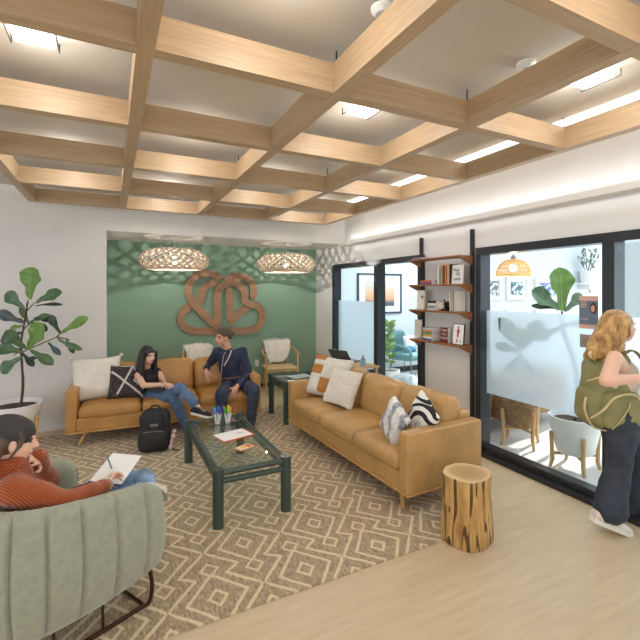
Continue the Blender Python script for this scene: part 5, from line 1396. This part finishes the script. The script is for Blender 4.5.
# local: x forward (towards her back at +x), y away from camera is +y (left)
olive = plain('olive_nylon', srgb(140, 136, 92), .75, var=.12, scale=8, bmp=.25, bscale=25); crm = plain('cream_webbing', srgb(214, 196, 150), .8)
MB().rbox((-.03, 0, -.02), (.23, .30, .50), .10, n=10, puff=(.03, .01, .02), nz=.02, seed=4).build('main_bag', olive, t)
MB().rbox((-.11, 0, -.13), (.14, .27, .28), .075, n=8, puff=(.03, .01, .02), nz=.015, seed=9).build('front_pocket', olive, t)
MB().rbox((-.01, -.135, -.13), (.25, .10, .25), .045, n=8, puff=(.01, .015, .01), nz=.012).build('side_pocket', olive, t)
MB().rbox((-.02, 0, .205), (.20, .28, .09), .045, n=8, puff=(0, 0, .03), nz=.014).build('top_flap', olive, t)
MB().tube(bez([(-.19, -.09, -.20), (-.15, -.165, -.12), (-.09, -.190, -.03), (.02, -.203, -.005), (.09, -.190, -.06), (.125, -.175, -.2)], 6), .008, 6).build('piping', crm, t)
MB().tube(bez([(-.175, -.03, .05), (-.15, -.11, .09), (-.08, -.155, .13), (.02, -.165, .15)], 6), .008, 6).build('piping', crm, t)
MB().tube(bez([(-.10, -.180, -.25), (-.06, -.203, -.18), (-.01, -.208, -.10), (.0, -.206, -.06)], 5), .010, 6, flat=.4).build('zipper_strap', crm, t)
MB().tube(bez([(-.20, -.05, -.06), (-.215, -.06, -.15), (-.17, -.08, -.26), (-.10, -.12, -.28)], 5), .014, 6, flat=.4).build('side_strap', crm, t)
MB().tube(bez([(-.14, -.06, .21), (-.19, -.07, .25), (-.13, -.06, .28), (-.06, -.05, .24)], 5), .011, 6).build('carry_handle', crm, t)
MB().lathe([(0, .004), (.012, .004), (.012, 0), (.024, 0), (.024, .006), (.02, .009), (.014, .006)], M=TR((-.075, -.162, .05), rx=rad(90)), n=20).build('grommet', crm, t)
MB().tube(bez([(.02, -.12, .26), (.10, -.10, .28), (.16, -.11, .21), (.185, -.12, .06), (.13, -.16, -.12), (.08, -.17, -.2)], 6), .022, 8, flat=.3).build('shoulder_strap', olive, t)
MB().tube(bez([(.02, .12, .26), (.10, .13, .27), (.17, .13, .20), (.19, .13, .06), (.12, .16, -.12), (.08, .17, -.2)], 6), .022, 8, flat=.3).build('shoulder_strap', olive, t)

# ================================================================ small things
# black backpack on the rug
bp = A(155, 448, 4.48); bp.z = RZ0
t = thing('backpack', 'black backpack standing on the rug in front of the back sofa', 'backpack', bp, rad(-12))
bf = M['black_fab']
MB().rbox((0, .03, .20), (.30, .17, .40), .075, n=8, puff=(.01, .02, .02), nz=.014, seed=3).build('main_bag', bf, t)
MB().rbox((0, -.07, .12), (.29, .14, .22), .05, n=8, puff=(.015, .03, .015), nz=.012, seed=5).build('front_pocket', bf, t)
MB().tube(bez([(-.13, -.10, .16), (-.10, -.135, .215), (0, -.145, .225), (.10, -.135, .215), (.13, -.10, .16)], 5), .004, 6).build('zipper', M['grey_tag'], t)
MB().box(-.04, .04, -.078, -.070, .255, .285, .002).build('label_patch', M['grey_tag'], t)
MB().tube(bez([(-.05, .02, .40), (-.03, .02, .45), (.03, .02, .45), (.05, .02, .40)], 5), .010, 6).build('carry_handle', bf, t)
MB().tube(bez([(.08, -.02, .40), (.12, -.09, .36), (.14, -.11, .25), (.16, -.09, .12), (.17, -.10, .05)], 5), .016, 6, flat=.4).build('shoulder_strap', bf, t)
MB().tube(bez([(.16, -.10, .04), (.20, -.12, .02), (.26, -.12, .006)], 5), .008, 6, flat=.5).build('strap_end', bf, t)
pk = thing('plush_keychain', 'small pale pink plush charm hanging at the right side of the black backpack', 'charm', bp+Vector((.17, -.14, .0)))
MB().ell((0, 0, .15), (.028, .026, .032), 14, 10).ell((.012, 0, .20), (.022, .02, .022), 12, 8).build('body', plain('pale_pink_plush', srgb(214, 184, 186), .95, var=.1, bmp=.5), pk)
MB().ell((-.015, 0, .09), (.022, .02, .04), 12, 8).ell((-.03, 0, .04), (.02, .02, .035), 12, 8).build('tail', plain('pink_ribbon', srgb(206, 170, 180), .8), pk)
# leaflet on the back sofa
t = thing('magazine', 'open magazine lying on the sofa seat below the black cushion', 'magazine', A(117, 408.3, 4.83)+Vector((0, 0, .006)), rad(5))
MB().box(-.11, .0, -.07, .07, 0, .008, .001).box(0, .12, -.06, .08, 0, .006, .001).build('pages', M['paper'], t)
MB().box(-.03, .07, -.03, .03, .0085, .0095).build('printed_picture', bcol((120, 140, 120)), t)
# things on the coffee table
TZ = .43-.018+.0005
def clear_cup(label, px, py, cols):
    p = onZ(px, py, TZ); t = thing('marker_cup', label, 'cup', p)
    MB().lathe([(0, 0), (.040, 0), (.047, .125), (.0445, .125), (.034, .004), (0, .004)], n=24).build('cup', M['cup'], t)
    for k, c_ in enumerate(cols):
        a = 2*PI*k/len(cols); r0 = .014; r1 = .036
        m_ = thing('marker', 'marker with a %s cap standing in the %s' % (c_[0], 'left cup' if 'left' in label else 'right cup'), 'marker', p+Vector((r0*math.cos(a), r0*math.sin(a), .006)), 0)
        d_ = Vector(((r1-r0)*math.cos(a), (r1-r0)*math.sin(a), .11)); d_.normalize()
        MB().cyl((0, 0, 0), d_*.10, .0075, n=10).build('barrel', M['paper'], m_)
        MB().cyl(d_*.10, d_*.158, .0125, .011, n=10).build('cap', bcol(c_[1]), m_)
M['cup'] = pane_mat('clear_plastic', (.96, .97, .97), 1.6)
clear_cup('clear plastic cup of blue and green markers on the coffee table, left one', 217.5, 424, [('navy', (30, 60, 160)), ('blue', (40, 110, 200)), ('teal', (40, 150, 140)), ('sky blue', (60, 150, 220)), ('purple', (90, 70, 160))])
clear_cup('clear plastic cup of red, yellow and green markers on the coffee table, right one', 227.8, 423, [('red', (210, 40, 40)), ('yellow', (240, 210, 40)), ('orange', (240, 120, 40)), ('bright green', (60, 170, 60)), ('lime', (170, 200, 50))])
p = onZ(234, 435.5, TZ)
t = thing('sketchpad', 'sheet of white paper on an orange board on the coffee table', 'clipboard', p+Vector((0, 0, .0005)), rad(14))
MB().box(-.15, .15, -.105, .105, 0, .006, .001).build('orange_board', bcol((220, 96, 54)), t)
MB().box(-.148, .135, -.095, .103, .0065, .009).build('paper', M['paper'], t, smooth=False)
MB().tube([(.02, -.02, .0095), (.06, .0, .0095), (.09, -.02, .0095)], .0018, 5).tube([(.03, .01, .0095), (.07, .02, .0095)], .0018, 5).build('pencil_drawing', M['grey_tag'], t)
p = onZ(244.5, 447.5, TZ)
t = thing('card', 'small orange edged card with a colourful picture on the coffee table', 'card', p+Vector((0, 0, .0005)), rad(22))
MB().box(-.075, .075, -.048, .048, 0, .004, .001).build('card_sheet', bcol((228, 170, 130)), t)
MB().box(-.06, .02, -.035, .035, .0042, .0048).build('picture_left', bcol((240, 226, 200)), t); MB().box(.02, .05, -.02, .02, .0049, .0055).build('red_mark', bcol((200, 60, 50)), t); MB().box(-.03, .015, -.02, .02, .0049, .0055).build('yellow_mark', bcol((236, 196, 70)), t)
# folded paper on the side table
t = thing('magazine', 'pale magazine lying on the green side table', 'magazine', Vector((2.30, 5.22, .55-.018+.001)), rad(10))
MB().box(-.14, .14, -.10, .10, 0, .010, .001).build('pages', bcol((206, 214, 212)), t); MB().box(-.13, .10, -.09, .09, .0101, .0107).build('cover_print', bcol((170, 186, 188)), t)
o = MB().box(-.05, .05, -.035, .035, 0, .003, .001).build('paper_note', M['paper']); o.location = (2.10, 5.03, .5325); tag(o, 'small white note at the near edge of the green side table', 'paper')
# ================================================================ light
w = bpy.data.worlds.new('world'); scene.world = w; w.use_nodes = True
bg = w.node_tree.nodes['Background']; bg.inputs[0].default_value = (.90, .95, 1.0, 1); bg.inputs[1].default_value = .8
def area(name, loc, rot, sx, sy, e, c=(1, 1, 1)):
    l = bpy.data.lights.new(name, 'AREA'); l.shape = 'RECTANGLE'; l.size = sx; l.size_y = sy; l.energy = e; l.color = c
    o = bpy.data.objects.new(name, l); COL.objects.link(o); o.location = loc; o.rotation_euler = rot; return o
# window daylight from the left; the area behind the camera is an added fill
area('window_daylight', (-4.2, 1.5, 1.6), (0, rad(-90), 0), 2.2, 5, 62, (.84, .93, 1))
area('window_daylight_rear', (.6, -3.2, 1.5), (rad(90), 0, 0), 5, 2.2, 62, (1, .97, .93))
# ledge light
area('ledge_uplight', (WX-.07, 2.2, 2.52), (PI, 0, 0), .05, 7.2, 5, (1, .96, .92))
area('ledge_downlight', (WX-.05, 2.2, 2.425), (0, 0, 0), .04, 7.2, 3, (1, .96, .92))
# daylight and sun through the office windows; overhead areas are unseen added fill
area('office_daylight', (7.2, 1.5, 1.7), (0, rad(90), 0), 2.4, 5, 95, (.86, .91, 1))
area('office_panel', (5.2, 6.0, 2.6), (0, 0, 0), 1.4, 1.4, 55, (.9, .96, 1))
area('office_panel', (4.6, 2.3, 2.7), (0, 0, 0), 1.4, 1.4, 30, (.95, .98, 1))

l = bpy.data.lights.new('sun', 'SUN'); l.energy = 9; l.angle = .01; l.color = (1, .95, .86)
o = bpy.data.objects.new('sun', l); COL.objects.link(o)
dv = Vector((-1, -.22, -.64)); o.rotation_euler = dv.to_track_quat('-Z', 'Y').to_euler(); o.location = (12, 4, 8)
